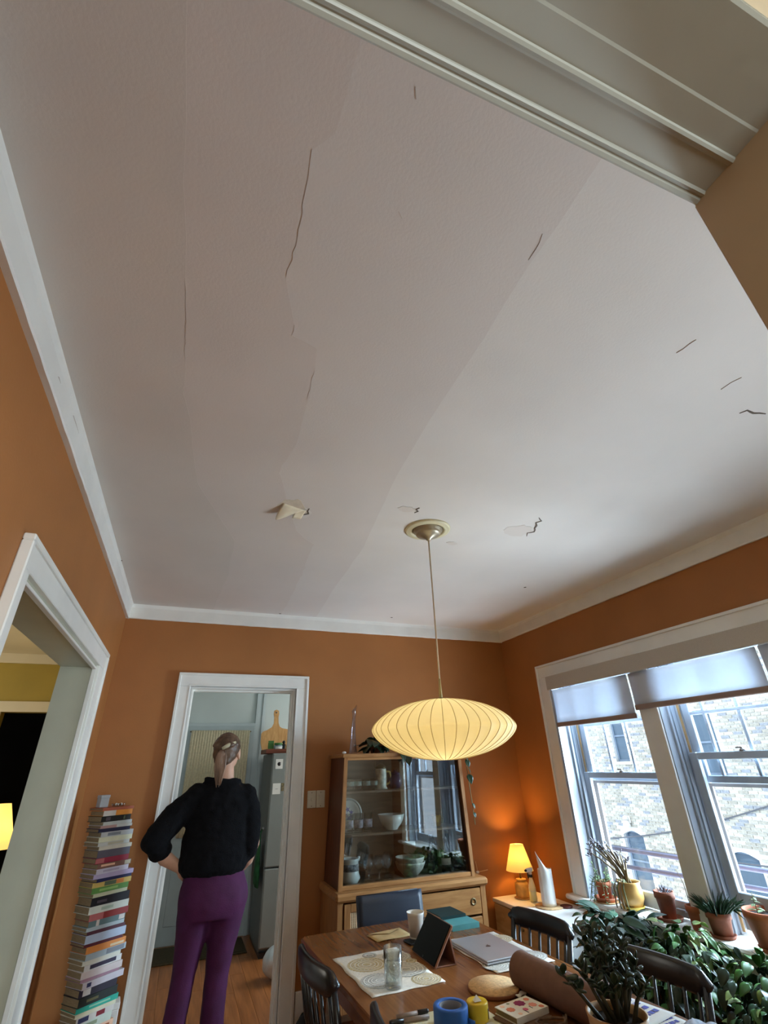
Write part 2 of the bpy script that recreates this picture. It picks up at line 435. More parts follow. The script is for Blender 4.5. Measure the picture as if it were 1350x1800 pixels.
def crack(pts, w=0.003, seed=0, th=0.0022, mat=None):
    rd = random.Random(seed); P = jag(pts, 0.02, 0.003, seed); m = MB(); L_, R_ = [], []
    n = len(P)
    for i, (x, y) in enumerate(P):
        a, b = P[max(0, i-1)], P[min(n-1, i+1)]
        dx, dy = b[0]-a[0], b[1]-a[1]; l = math.hypot(dx, dy) or 1
        ww = w*(0.25+0.75*sin(pi*(i+0.3)/(n-0.4)))*rd.uniform(0.6, 1.1)
        L_.append((x-dy/l*ww/2, y+dx/l*ww/2)); R_.append((x+dy/l*ww/2, y-dx/l*ww/2))
    for i in range(n-1): m.prism([L_[i], L_[i+1], R_[i+1], R_[i]], H-th, H+0.001)
    part(ce, 'crack', m, mat or (M_DARKGAP if w >= 0.01 else M_HAIRLINE))
for i, (pts, w) in enumerate([
    ([(0.070, 0.545), (0.074, 0.603), (0.081, 0.772), (0.074, 0.873)], 0.0010), ([(0.128, 1.022), (0.126, 1.069)], 0.0014),
    ([(0.229, 1.187), (0.24, 1.35)], 0.001), ([(0.674, 0.526), (0.684, 0.57), (0.682, 0.60)], 0.0014),
    ([(1.362, 0.708), (1.373, 0.645)], 0.0013), ([(1.674, 0.788), (1.676, 0.75), (1.689, 0.715)], 0.0022),
    ([(1.880, 0.858), (1.892, 0.835), (1.935, 0.838), (1.985, 0.825)], 0.010), ([(0.240, 0.365), (0.250, 0.385)], 0.0025),
    ([(-0.185, 0.98), (-0.184, 1.30)], 0.0012), ([(0.30, 0.60), (0.315, 0.615)], 0.002)]):
    crack(pts, w, 10+i)
# zigzag tears and bare patches round the light
crack([(1.760, 2.10), (1.735, 2.06), (1.765, 2.03), (1.735, 1.99), (1.725, 1.955), (1.700, 1.93), (1.712, 1.90), (1.675, 1.87)], 0.012, 31, 0.003)
crack([(0.985, 2.035), (0.995, 2.01), (0.975, 1.995), (0.985, 1.975)], 0.012, 32, 0.003)
def patch(cx, cy_, rx, ry, seed, mat=M_PEEL, th=0.0019, rot=0.0):
    rd = random.Random(seed); n = 22; poly = []
    for k in range(n):
        a = 2*pi*k/n; q = rd.uniform(0.78, 1.12); x, y = rx*q*cos(a), ry*q*sin(a)
        poly.append((cx+x*cos(rot)-y*sin(rot), cy_+x*sin(rot)+y*cos(rot)))
    part(ce, 'bare_patch', MB().prism(poly, H-th, H+0.001), mat)
patch(1.665, 2.05, 0.09, 0.075, 41, M_CEIL4, 0.0012); patch(0.925, 2.01, 0.055, 0.03, 42, M_CEIL4); patch(1.372, 2.331, 0.04, 0.022, 43, M_CEIL4)
patch(0.345, 2.17, 0.075, 0.085, 44); patch(0.42, 2.23, 0.035, 0.06, 45, M_CEIL)

# the flake of paint hanging down by the light: hinged at the patch edge, its tip curling down
def flake(u, v):
    w = 0.060*(1-v)**0.8+0.004
    x = 0.352-0.070*v+w*(2*u-1)*0.9; y = 2.165+0.115*v+w*(2*u-1)*0.35
    return (x, y, H-0.0022-0.030*v**1.3-0.016*sin(pi*u)*(1-v)*v*4*0.6)
part(ce, 'paint_flake', MB().surf(flake, 10, 10, 0.0012), M_FLAKE, label='curled cream flake of peeling paint')
def flake2(u, v):
    return (0.372+0.050*u-0.01*v, 2.17+0.085*v+0.02*u, H-0.002-0.020*v**1.5*(1-0.6*u))
part(ce, 'paint_flake', MB().surf(flake2, 6, 6, 0.0012), M_FLAKE)
crack([(0.432, 2.16), (0.428, 2.19), (0.440, 2.215), (0.412, 2.240), (0.400, 2.236), (0.372, 2.275)], 0.012, 33, 0.004)
for x, y in [(-0.555, 3.21), (1.62, 3.98), (0.62, 4.13), (2.32, 2.9)]:
    part(ce, 'plaster_scuff', MB().lathe([(0.011, H-0.003), (0.004, H-0.004), (0.0, H-0.004)][::-1], 9, (x, y, 0)), M_DARKGAP)

# walls
wall_with_hole('wall_back', 'y', YB, YB+0.14, XL-0.18, 3.15, -0.02, H, (-0.02, 0.812, -0.02, 2.083), M_WALL)
wall_with_hole('wall_left', 'x', XL-0.18, XL, -0.10, YB, -0.02, H, (1.785, 3.46, -0.02, 2.09), M_WALL)
wall_with_hole('wall_right', 'x', XR, 3.16, 0.19, YB, -0.02, H, (0.72, 3.545, 0.575, 2.142), M_WALL)
wall_with_hole('wall_front', 'y', 0.03, YN, XL, 3.15, -0.02, H, (-0.55, 0.575, -0.02, 2.215), M_TAN)
# living room behind the camera
wall_with_hole('wall_living_left', 'x', -3.7, -3.6, -3.8, 0.03, -0.02, H, None, M_TAN)
wall_with_hole('wall_living_right', 'x', 3.15, 3.25, -3.8, 0.19, -0.02, H, None, M_TAN)
wall_with_hole('wall_living_back', 'y', -3.9, -3.8, -3.7, 3.25, -0.02, H, (-0.3, 2.1, 0.7, 2.4), M_TAN)
wall_with_hole('wall_living_front', 'y', 0.03, 0.197, -3.7, XL-0.18, -0.02, H, None, M_TAN)
struct('ceiling_living', MB().box(-3.7, 3.25, -3.9, 0.03, H, H+0.15), M_CREAM)
struct('ceiling_header', MB().box(-0.55, 3.15, 0.03, 0.19, H, H+0.15), M_CREAM)
# left room
wall_with_hole('wall_left_room_far', 'y', 6.5, 6.62, -3.7, -0.786, -0.02, H, (-1.87, -1.0, -0.02, 2.10), M_OLIVE)
wall_with_hole('wall_left_room_side', 'x', -3.7, -3.6, 0.197, 6.62, -0.02, H, None, M_OLIVE)
wall_with_hole('wall_left_room_right', 'x', -0.786, -0.70, YB+0.14, 6.5, -0.02, H, None, M_OLIVE)
struct('ceiling_left_room', MB().box(-3.7, -0.766, 0.197, 8.4, H, H+0.15), M_CREAM)
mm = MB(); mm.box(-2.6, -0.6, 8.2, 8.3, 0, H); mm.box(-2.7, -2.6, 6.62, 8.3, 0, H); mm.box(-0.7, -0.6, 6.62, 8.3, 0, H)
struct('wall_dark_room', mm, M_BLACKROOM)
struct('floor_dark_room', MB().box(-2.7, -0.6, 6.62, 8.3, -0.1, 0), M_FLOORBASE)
# kitchen
wall_with_hole('wall_kitchen_back', 'y', 6.42, 6.54, -0.70, 2.75, -0.02, 2.6, None, M_KITCHEN)
wall_with_hole('wall_kitchen_left', 'x', -0.70, -0.62, YB+0.14, 6.42, -0.02, 2.6, None, M_KITCHEN)
wall_with_hole('wall_kitchen_right', 'x', 2.65, 2.75, YB+0.14, 6.42, -0.02, 2.6, None, M_KITCHEN)
wall_with_hole('wall_kitchen_front', 'y', YB+0.14, YB+0.16, -0.62, 2.65, -0.02, 2.6, (-0.12, 0.915, -0.02, 2.18), M_KITCHEN)
struct('ceiling_kitchen', MB().box(-0.70, 2.75, YB+0.14, 6.54, 2.6, 2.75), M_KITCHEN)

# crown boards (rough lower edge) and corner
def crown(name, p0, p1, inward):
    """flat crown board along p0->p1 on the wall, thickness toward inward"""
    p0 = Vector(p0); p1 = Vector(p1); d = (p1-p0); L_ = d.length; d.normalize(); n = Vector(inward)
    rd = random.Random(hash(name) % 97 if False else len(name)); m = MB(); k = max(2, int(L_/0.06)); vs = []
    for i in range(k+1):
        b = p0+d*(L_*i/k); j = rd.uniform(-0.0022, 0.0022)
        for t, z in ((0.0, 2.586+j*0.6), (0.022, 2.583+j), (0.026, 2.590+j), (0.026, 2.672), (0.031, 2.690), (0.036, 2.7), (0.0, 2.7)):
            vs.append((b.x+n.x*t, b.y+n.y*t, z))
    fs = []
    for i in range(k):
        for q in range(7):
            a, b = i*7+q, i*7+(q+1) % 7; fs.append((a, b, b+7, a+7))
    fs.append(tuple(range(7))[::-1]); fs.append(tuple(k*7+q for q in range(7)))
    m.add(vs, fs); return struct(name, m, M_TRIM)
crown('trim_1', (XL, YN, 0), (XL, YB, 0), (1, 0, 0))
crown('trim_2', (XL, YB, 0), (XR, YB, 0), (0, -1, 0))
crown('trim_3', (XR, YB, 0), (XR, YN, 0), (-1, 0, 0))
cr = bpy.data.objects['trim_1']
for y0, y1, z in ((1.66, 1.78, 2.66), (1.43, 1.47, 2.64)):
    part(cr, 'crack', MB().prism([(y0, z), (y0+0.01, z+0.006), ((y0+y1)/2, z+0.006), (y1, z+0.004), ((y0+y1)/2, z+0.002)], XL+0.0255, XL+0.0265, 'x'), M_HAIRLINE)

# baseboards
def base(name, x0, x1, y0, y1): struct(name, MB().box(x0, x1, y0, y1, 0.0, 0.19, 0.004).box(x0-0.006*(x1-x0 < 0.1), x1+0.006*(x1-x0 < 0.1), y0-0.006*(y1-y0 < 0.1), y1+0.006*(y1-y0 < 0.1), 0.0, 0.05, 0.004), M_TRIM)
base('baseboard_back_right', 0.925, XR-0.02, YB-0.018, YB)
base('baseboard_back_left', XL+0.02, -0.13, YB-0.018, YB)
base('baseboard_left', XL, XL+0.018, 3.68, YB-0.02)
base('baseboard_right', XR-0.018, XR, 0.2, YB-0.02)

# door casing in the back wall
def casing(name, legs, head, mat=M_TRIM):
    m = MB()
    for a in legs+[head]: m.box(*a[:6], a[6])
    return struct(name, m, mat)
d = 0.024
dc = struct('trim_4', MB().box(-0.118, -0.02, YB-d, YB, 0, 2.083, 0.003).box(-0.118, -0.098, YB-d-0.010, YB, 0, 2.163, 0.003).box(-0.034, -0.02, YB-d-0.004, YB, 0, 2.083, 0.003), M_TRIM)
part(dc, 'casing_leg', MB().box(0.812, 0.917, YB-d, YB, 0, 2.083, 0.003).box(0.897, 0.917, YB-d-0.010, YB, 0, 2.163, 0.003).box(0.812, 0.826, YB-d-0.004, YB, 0, 2.083, 0.003), M_TRIM)
part(dc, 'casing_head', MB().box(-0.118, 0.917, YB-d, YB, 2.083, 2.183, 0.003).box(-0.118, 0.917, YB-d-0.010, YB, 2.163, 2.183, 0.003).box(-0.034, 0.826, YB-d-0.004, YB, 2.083, 2.097, 0.003), M_TRIM)
part(dc, 'door_jamb', MB().box(-0.02, -0.004, YB-0.004, YB+0.155, 0, 2.083).box(0.796, 0.812, YB-0.004, YB+0.155, 0, 2.083).box(-0.004, 0.796, YB-0.004, YB+0.155, 2.067, 2.083).box(-0.004, 0.008, YB+0.05, YB+0.10, 0, 2.067).box(0.784, 0.796, YB+0.05, YB+0.10, 0, 2.067).box(0.008, 0.784, YB+0.05, YB+0.10, 2.055, 2.067), M_TRIM)

# cased opening in the left wall
oc = struct('trim_5', MB().box(XL, XL+d, 3.46, 3.655, 0, 2.09, 0.003).box(XL, XL+d+0.012, 3.625, 3.655, 0, 2.172, 0.004), M_TRIM)
part(oc, 'casing_leg', MB().box(XL, XL+d, 1.70, 1.785, 0, 2.09, 0.003).box(XL, XL+d+0.012, 1.690, 1.712, 0, 2.172, 0.004), M_TRIM)
part(oc, 'casing_head', MB().box(XL, XL+d, 1.70, 3.655, 2.09, 2.195, 0.003).box(XL, XL+d+0.012, 1.69, 3.655, 2.172, 2.195, 0.004), M_TRIM)
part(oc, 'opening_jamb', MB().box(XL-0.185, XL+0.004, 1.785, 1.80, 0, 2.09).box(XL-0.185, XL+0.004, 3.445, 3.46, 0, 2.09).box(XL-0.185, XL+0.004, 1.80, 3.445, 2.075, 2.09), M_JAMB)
part(oc, 'opening_stop', MB().box(XL-0.012, XL+0.012, 1.800, 1.812, 0, 2.075, 0.002).box(XL-0.012, XL+0.012, 3.433, 3.445, 0, 2.075, 0.002).box(XL-0.012, XL+0.012, 1.812, 3.433, 2.063, 2.075, 0.002), M_TRIM)

# header of the opening the photographer stands in: stepped profile running in x
prof = [(0.197, 2.2), (0.1945, 2.1975), (0.190, 2.1985), (0.188, 2.2005), (0.1865, 2.2012), (0.1845, 2.1995), (0.182, 2.199), (0.180, 2.2012), (0.179, 2.203),
        (0.146, 2.2035), (0.1435, 2.2015), (0.140, 2.200), (0.1365, 2.2015), (0.135, 2.2045), (0.106, 2.205), (0.103, 2.2062), (0.034, 2.207), (0.03, 2.209), (0.03, 2.235), (0.197, 2.235)]
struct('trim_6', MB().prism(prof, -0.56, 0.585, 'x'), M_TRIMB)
struct('trim_7', MB().box(0.575, 0.600, 0.028, 0.199, 0, 2.2, 0.002), M_TAN)
struct('trim_8', MB().box(-0.575, -0.55, 0.028, 0.199, 0, 2.2, 0.002), M_TAN)

# left room far door and crown
fd = struct('trim_9', MB().box(-1.97, -1.87, 6.478, 6.5, 0, 2.10).box(-1.0, -0.9, 6.478, 6.5, 0, 2.10), M_CREAM)
part(fd, 'casing_head', MB().box(-1.99, -0.88, 6.474, 6.5, 2.10, 2.205), M_CREAM)
struct('trim_10', MB().box(-3.6, -0.79, 6.47, 6.5, 2.60, 2.70), M_CREAM)

# ---------------------------------------------------------------- the three windows
def window(n, y0, y1, raise_, muntins):
    """y0<y1 opening; raise_ lifts the lower sash"""
    fr = struct('window_%d' % n, MB().box(2.947, 3.16, y0, y0+0.020, 0.604, 2.140).box(2.908 if n == 1 else 2.947, 3.16, y1-0.020, y1-0.0005, 0.604, 2.140).box(2.947, 3.16, y0+0.020, y1-0.020, 2.122, 2.140), M_SASH)
    # stops and tracks on both sides
    m = MB()
    for s, y in ((1, y0+0.020), (-1, y1-0.020)):
        for x0, w, t in ((2.998, 0.016, 0.016), (3.036, 0.010, 0.010), (3.078, 0.010, 0.014)):
            m.box(x0, x0+w, min(y, y+s*t), max(y, y+s*t), 0.6, 2.122, 0.002)
    part(fr, 'stop', m, M_SASH)
    m = MB()
    for s, y in ((1, y0+0.020), (-1, y1-0.020)): m.box(3.088, 3.0935, min(y, y+s*0.028), max(y, y+s*0.028), 0.62, 1.9)
    part(fr, 'track', m, M_TRACK)
    a, b = y0+0.052, y1-0.052                      # sash outer edges
    def sash(name, x0, x1, z0, z1, top, bot, st=0.052):
        o = part(fr, name, MB().box(x0, x1, a, a+st, z0, z1, 0.004).box(x0, x1, b-st, b, z0, z1, 0.004), M_SASH)
        part(o, 'top_rail', MB().box(x0+0.0005, x1-0.0005, a+st, b-st, z1-top, z1, 0.004), M_SASH)
        part(o, 'bottom_rail', MB().box(x0+0.0005, x1-0.0005, a+st, b-st, z0, z0+bot, 0.004), M_SASH)
        part(o, 'pane', MB().box((x0+x1)/2-0.002, (x0+x1)/2+0.002, a+st, b-st, z0+bot, z1-top), M_GLASS)
        return o
    up = sash('upper_sash', 3.100, 3.130, 1.345, 2.115, 0.05, 0.042)
    ga, gb = a+0.052, b-0.052
    for q in range(2):
        y = muntins[q]
        part(up, 'muntin', MB().box(3.104, 3.1265, y-0.009, y+0.009, 1.387, 2.065, 0.003), M_SASH)
    part(up, 'muntin', MB().box(3.103, 3.1275, ga, gb, 1.735, 1.755, 0.003), M_SASH)
    part(up, 'horn', MB().prism([(1.347, 3.100), (1.395, 3.100), (1.345, 3.085)], a+0.001, a+0.04, 'y').prism([(1.347, 3.100), (1.395, 3.100), (1.345, 3.085)], b-0.04, b-0.001, 'y'), M_SASH)
    z0 = 0.615+raise_
    lo = sash('lower_sash', 3.052, 3.084, z0, 1.405+raise_, 0.042, 0.085)
    part(lo, 'sash_lock', MB().lathe([(0.016, 0), (0.016, 0.006), (0.009, 0.010), (0.006, 0.020), (0.0, 0.022)], 12, (3.066, (a+b)/2, 1.405+raise_)).box(3.058, 3.070, (a+b)/2-0.004, (a+b)/2+0.034, 1.419+raise_, 1.427+raise_, 0.002), M_STORM)
    for y in (a+0.14, b-0.14):
        part(lo, 'lift', MB().box(3.036, 3.052, y-0.03, y+0.03, z0+0.03, z0+0.045, 0.003), M_SASH)
    st = part(fr, 'storm_frame', MB().box(3.142, 3.158, y0+0.02, y0+0.075, 0.62, 2.12).box(3.142, 3.158, y1-0.075, y1-0.02, 0.62, 2.12).box(3.142, 3.158, y0+0.075, y1-0.075, 0.62, 0.66).box(3.142, 3.158, y0+0.075, y1-0.075, 2.07, 2.12).box(3.142, 3.158, y0+0.075, y1-0.075, 1.325, 1.362), M_STORM)
window(1, 2.665, 3.545, 0.0, (3.01, 3.23))
window(2, 1.745, 2.545, 0.112, (2.115, 2.345))
window(3, 0.72, 1.625, 0.0, (1.02, 1.30))
struct('trim_11', MB().box(2.945, 3.16, 2.549, 2.661, 0.606, 2.142, 0.003).box(2.930, 2.946, 2.530, 2.680, 0.606, 2.14, 0.003), M_TRIM)
struct('trim_12', MB().box(2.945, 3.16, 1.629, 1.741, 0.606, 2.142, 0.003).box(2.930, 2.946, 1.610, 1.760, 0.606, 2.14, 0.003), M_TRIM)
# casing, stool and apron of the window group
wc = struct('trim_13', MB().box(XR-d, XR, 3.545, 3.685, 0.606, 2.142, 0.003).box(XR-d-0.010, XR, 3.665, 3.685, 0.606, 2.232, 0.003).box(XR-d-0.004, XR, 3.545, 3.560, 0.606, 2.142, 0.003), M_TRIM)
part(wc, 'casing_leg', MB().box(XR-d, XR, 0.58, 0.72, 0.606, 2.142, 0.003), M_TRIM)
part(wc, 'casing_head', MB().box(XR-d, XR, 0.58, 3.685, 2.142, 2.252, 0.003).box(XR-d-0.010, XR, 0.58, 3.685, 2.232, 2.252, 0.003).box(XR-d-0.004, XR, 0.70, 3.57, 2.142, 2.153, 0.003), M_TRIM)
part(wc, 'stool', MB().box(2.855, 3.16, 0.53, 3.735, 0.575, 0.606, 0.010), M_TRIM)
part(wc, 'apron', MB().box(XR-0.018, XR, 0.60, 3.67, 0.47, 0.575, 0.003), M_TRIM)

# roller shades: one long fabric-covered valance, one shade per window
solo('shade_valance', 'long beige fabric covered valance across the top of the windows', 'valance',
     MB().box(-0.030, -0.016, -1.410, 1.410, -0.056, 0.056, 0.005).box(-0.016, 0.026, -1.410, 1.410, 0.040, 0.054), M_CASSETTE, (2.903, 2.1325, 2.086))
def shade(y0, y1, z, label):
    t = thing('roller_shade', label, 'shade', (2.912, (y0+y1)/2, z), 0, None)
    w = (y1-y0)/2
    part(t, 'cloth', MB().surf(lambda u, v: (0.003*sin(v*3), -w+2*w*u, v*(2.030-z)), 12, 6, 0.001), M_SHADEF)
    part(t, 'bottom_bar', MB().box(-0.009, 0.009, -w-0.002, w+0.002, -0.034, 0.0, 0.004), M_BAR)
    part(t, 'roller', MB().tube([(-0.012, -w, 2.055-z), (-0.012, w, 2.055-z)], 0.010, 12), M_BAR)
shade(2.700, 3.532, 1.772, 'white roller shade half drawn over the window nearest the corner lamp')
shade(1.768, 2.684, 1.822, 'white roller shade in the middle, its bottom bar a little higher than the left one')
shade(0.735, 1.752, 1.822, 'white roller shade at the edge of the photo, only its left edge seen')

# ---------------------------------------------------------------- outside: brick building across the alley
BX = 11.5
M_BR = [pm('brick_cream', rgb(176, 174, 163), 0.85, 0.10, 20, 0.2, 60), pm('brick_buff', rgb(162, 160, 150), 0.85, 0.10, 20, 0.2, 60),
        pm('brick_grey', rgb(146, 152, 160), 0.85, 0.10, 20, 0.2, 60), pm('brick_pale', rgb(194, 190, 176), 0.85, 0.08, 20, 0.2, 60)]
M_MORTAR = pm('mortar', rgb(226, 226, 222), 0.9, 0.06, 30)
M_BWIN = pm('painted_window_boards', rgb(120, 138, 158), 0.6, 0.05, 10)
M_BGLASS = pm('dark_window_glass', rgb(84, 104, 122), 0.12, 0.05, 3)
BWIN = [(11.44, 12.11, -1.57, -0.23), (11.26, 11.76, 1.40, 2.70), (8.56, 9.23, 1.08, 2.46), (8.50, 9.17, -1.61, -0.35)]
bb = thing('brick_building', 'sunlit pale brick building across the alley, seen through the windows', 'building', (BX, 10.4, -3.4))
m = MB()
def bwall(y0, y1, z0, z1): m.box(BX+0.012, BX+0.3, y0, y1, z0, z1)
ys = sorted({0.0, 20.8} | {w[0] for w in BWIN} | {w[1] for w in BWIN}); zs = sorted({-3.4, 7.1} | {w[2] for w in BWIN} | {w[3] for w in BWIN})
for a, b in zip(ys, ys[1:]):
    for p, q in zip(zs, zs[1:]):
        cyy, czz = (a+b)/2, (p+q)/2
        if not any(w[0] < cyy < w[1] and w[2] < czz < w[3] for w in BWIN): bwall(a, b, p, q)
part(bb, 'mortar_wall', m, M_MORTAR, world=True)
def brick_mb(h=0.205):
    return MB().box(-0.004, 0.012, -h/2, h/2, -0.0265, 0.0265, 0.003)
brick_me = [brick_mb().mesh('brick', mt) for mt in M_BR]
cand = []; rd = random.Random(3)
row = 0; z = -3.4+0.034
while z < 7.05:
    y = 0.1+(0.107 if row % 2 else 0.0)
    while y < 20.7:
        if not any(w[0]-0.10 < y < w[1]+0.10 and w[2]-0.03 < z < w[3]+0.06 for w in BWIN): cand.append((y, z))
        y += 0.214
    z += 0.0677; row += 1
def seen(y, z):       # in view through the first two windows
    t = 3.0/BX; yy = y*t*1.0; zz = 1.5+(z-1.5)*t
    return 1.75 < yy < 3.6 and 0.62 < zz < 1.8
def dist(p): return (p[0]**2+(p[1]-1.5)**2)
vis = sorted([c for c in cand if seen(*c)], key=dist)[:300]; vs_ = set(vis)
for (y, z) in vis:
    k = rd.choices(range(4), (4, 3, 2, 4))[0]
    o = link('brick', brick_me[k], bb); o.location = (rd.uniform(-0.002, 0.002), y-10.4, z+3.4); o.rotation_euler = (rd.uniform(-0.006, 0.006), 0, 0)
m = MB()
for (y, z) in cand:
    if (y, z) in vs_: continue
    m.cur = rd.choices(range(4), (4, 3, 2, 4))[0]; dx = rd.uniform(-0.003, 0.002)
    a, b, c, e = y-0.1015, y+0.1015, z-0.0265, z+0.0265; x = BX-0.004+dx
    m.add([(x, a+.003, c+.003), (x, b-.003, c+.003), (x, b-.003, e-.003), (x, a+.003, e-.003), (BX+.012, a, c), (BX+.012, b, c), (BX+.012, b, e), (BX+.012, a, e)],
          [(0, 3, 2, 1), (0, 1, 5, 4), (1, 2, 6, 5), (2, 3, 7, 6), (3, 0, 4, 7)])
part(bb, 'brickwork', m, M_BR, world=True, kind='stuff')
for i, (y0, y1, z0, z1) in enumerate(BWIN):
    arch = i in (0, 3)
    w = part(bb, 'window', MB().box(BX+0.10, BX+0.14, y0, y0+0.05, z0, z1).box(BX+0.10, BX+0.14, y1-0.05, y1, z0, z1).box(BX+0.10, BX+0.14, y0+0.05, y1-0.05, z1-0.05, z1).box(BX+0.10, BX+0.14, y0+0.05, y1-0.05, z0, z0+0.05).box(BX+0.10, BX+0.14, y0+0.05, y1-0.05, (z0+z1)/2-0.02, (z0+z1)/2+0.02), M_BWIN, world=True)
    part(w, 'pane', MB().box(BX+0.125, BX+0.132, y0+0.05, y1-0.05, z0+0.05, (z0+z1)/2-0.02), M_BGLASS, world=True)
    part(w, 'pane', MB().box(BX+0.125, BX+0.132, y0+0.05, y1-0.05, (z0+z1)/2+0.02, z1-0.05), M_BGLASS, world=True)
    part(w, 'sill', MB().box(BX-0.04, BX+0.10, y0-0.05, y1+0.05, z0-0.07, z0), M_MORTAR, world=True)
    if arch:
        pts = [(y0, z1-0.004)]+[(y0+(y1-y0)*k/8, z1-0.004-0.10*(1-sin(pi*k/8))) for k in range(9)]+[(y1, z1-0.004)]
        part(w, 'arch', MB().prism(pts[1:-1]+[(y1, z1+0.004), (y0, z1+0.004)], BX+0.0, BX+0.10, 'x'), M_MORTAR, world=True)
t = thing('flood_light', 'small white flood light fixed to the brick wall outside', 'light', (BX-0.0065, 11.79, 0.03))
part(t, 'wall_box', MB().box(-0.05, 0.0, -0.08, 0.08, -0.08, 0.08, 0.01), M_WHITE)
part(t, 'lamp_head', MB().lathe([(0.06, 0.0), (0.10, -0.12), (0.09, -0.15), (0.0, -0.13)][::-1], 12, (-0.10, 0.0, -0.01)), M_WHITE)
part(t, 'hood', MB().lathe([(0.0, 0.10), (0.06, 0.07), (0.085, 0.0), (0.078, 0.0), (0.0, 0.07)][::-1], 12, (-0.10, 0, 0.0)), M_WHITE)
# metal stair railing in the alley
M_RAIL = pm('railing_paint', rgb(84, 88, 112), 0.5, 0.04)
t = thing('alley_railing', 'blue-grey metal railing crossing outside the lower window panes', 'railing', (3.9, 3.2, -1.5))
for z0, z1 in ((0.74, 0.80), (0.60, 0.705)):
    part(t, 'rail', MB().tube([(3.9, 5.2, z0), (3.9, 1.6, z1)], 0.017, 8), M_RAIL, world=True)
for y in (5.15, 1.62):
    part(t, 'post', MB().box(3.88, 3.92, y-0.02, y+0.02, -1.5, 0.82), M_RAIL, world=True)
part(t, 'landing', MB().box(3.5, 4.2, 1.2, 5.6, -1.56, -1.5), M_RAIL, world=True)
M_CABLE = pm('cable_rubber', rgb(92, 96, 104), 0.6, 0.03)
def cable(label, a, b, sag, r=0.014):
    pts = [tuple(a[k]+(b[k]-a[k])*i/14-(sag*sin(pi*i/14) if k == 2 else 0) for k in range(3)) for i in range(15)]
    o = thing('overhead_cable', label, 'cable', a)
    part(o, 'wire', MB().tube(pts, r, 6), M_CABLE, world=True)
    part(o, 'bracket', MB().box(b[0]-0.012, b[0]+0.012, b[1]-0.03, b[1]+0.03, b[2]-0.03, b[2]+0.03, 0.004), M_CABLE, world=True)
    part(o, 'wall_hook', MB().box(a[0]-0.012, a[0]+0.012, a[1]-0.03, a[1]+0.03, a[2]-0.03, a[2]+0.03, 0.004), M_CABLE, world=True)
cable('thin dark cable rising to the right across the brick wall outside', (BX-0.025, 13.1, -0.54), (BX-0.025, 7.35, 0.70), 0.16)
cable('thin dark level cable crossing the brick wall just above the railing', (BX-0.025, 13.2, -0.64), (BX-0.025, 6.9, -0.48), 0.03)

# ================================================================ pendant lamp
M_LSHADE = fabric_shade('pendant_shade_skin', (0.80, 0.75, 0.55, 1), 0.35, (1.0, 0.79, 0.30, 1), 0.065)
M_RIB = pm('pendant_rib_wire', rgb(196, 172, 112), 0.6, 0.03)
PX, PY = 1.141, 2.2
pl = thing('pendant_lamp', 'wide saucer shaped yellow pendant lamp with thin vertical ribs hanging over the table', 'lamp', (PX, PY, 1.51))
part(pl, 'ceiling_ring', MB().lathe([(0.085, 1.19), (0.092, 1.180), (0.098, 1.176), (0.106, 1.176), (0.112, 1.180), (0.122, 1.178), (0.130, 1.182), (0.132, 1.19)], 40, close=True), pm('cream_medallion', rgb(222, 214, 178), 0.5, 0.03))
part(pl, 'canopy', MB().lathe([(0.0, 1.118), (0.012, 1.120), (0.016, 1.128), (0.052, 1.148), (0.066, 1.152), (0.072, 1.160), (0.074, 1.172), (0.086, 1.178), (0.086, 1.19)], 32), pm('canopy_metal', rgb(176, 164, 140), 0.35, 0.04, metal=0.5))
part(pl, 'cord', MB().tube([(0, 0, 1.125), (0.001, 0, 0.7), (0, 0, 0.262)], 0.0042, 8), pm('cord_cloth', rgb(202, 180, 150), 0.7, 0.05))
part(pl, 'cord_grip', MB().lathe([(0.006, 0.262), (0.0085, 0.27), (0.0055, 0.36), (0.0, 0.36)], 10), M_RIB)
RW = 0.340
def sprof(t):          # saucer profile, t 0 bottom .. 1 top
    a = pi*(t-0.5)*0.93
    r = RW*abs(cos(a))**1.0; h = (max(0.0, 1-(r/RW)**2))**(1/1.62)
    return r, 0.132+(0.132 if t >= 0.5 else -0.132)*h
NR = 40
m = MB(); seg = NR*4; prof_ = [sprof(i/40) for i in range(41)]; vs = []
for r, z in prof_:
    for k in range(seg):
        a = 2*pi*k/seg; q = 1-0.012*sin(pi*(k % 4)/4)
        vs.append((r*q*cos(a), r*q*sin(a), z))
m.add(vs, [(i*seg+k, i*seg+(k+1) % seg, (i+1)*seg+(k+1) % seg, (i+1)*seg+k) for i in range(40) for k in range(seg)], True)
part(pl, 'shade', m, M_LSHADE, label='glowing yellow translucent saucer shade')
rib_me = MB().tube([(r+0.0004, 0, z) for r, z in prof_], 0.0013, 5).mesh('rib', M_RIB)
for k in range(NR):
    o = link('rib', rib_me, pl); o.rotation_euler = (0, 0, 2*pi*k/NR)
part(pl, 'top_cap', MB().lathe([(0.0, 0.268), (0.05, 0.266), (0.052, 0.262), (0.0, 0.262)][::-1], 20), M_BRASS)
part(pl, 'socket', MB().lathe([(0.0, 0.19), (0.018, 0.19), (0.02, 0.262), (0.0, 0.262)], 14), M_BRASS)
part(pl, 'bulb', MB().ball((0, 0, 0.15), 0.03, 0.03, 0.04), pm('bulb_glow', rgb(255, 240, 200), 0.3, 0, emit=(1, 0.75, 0.4, 1), estr=4))
lamp('pendant_bulb_light', 'POINT', (PX, PY, 1.645), 2.2, (1.0, 0.80, 0.48), 0.05)

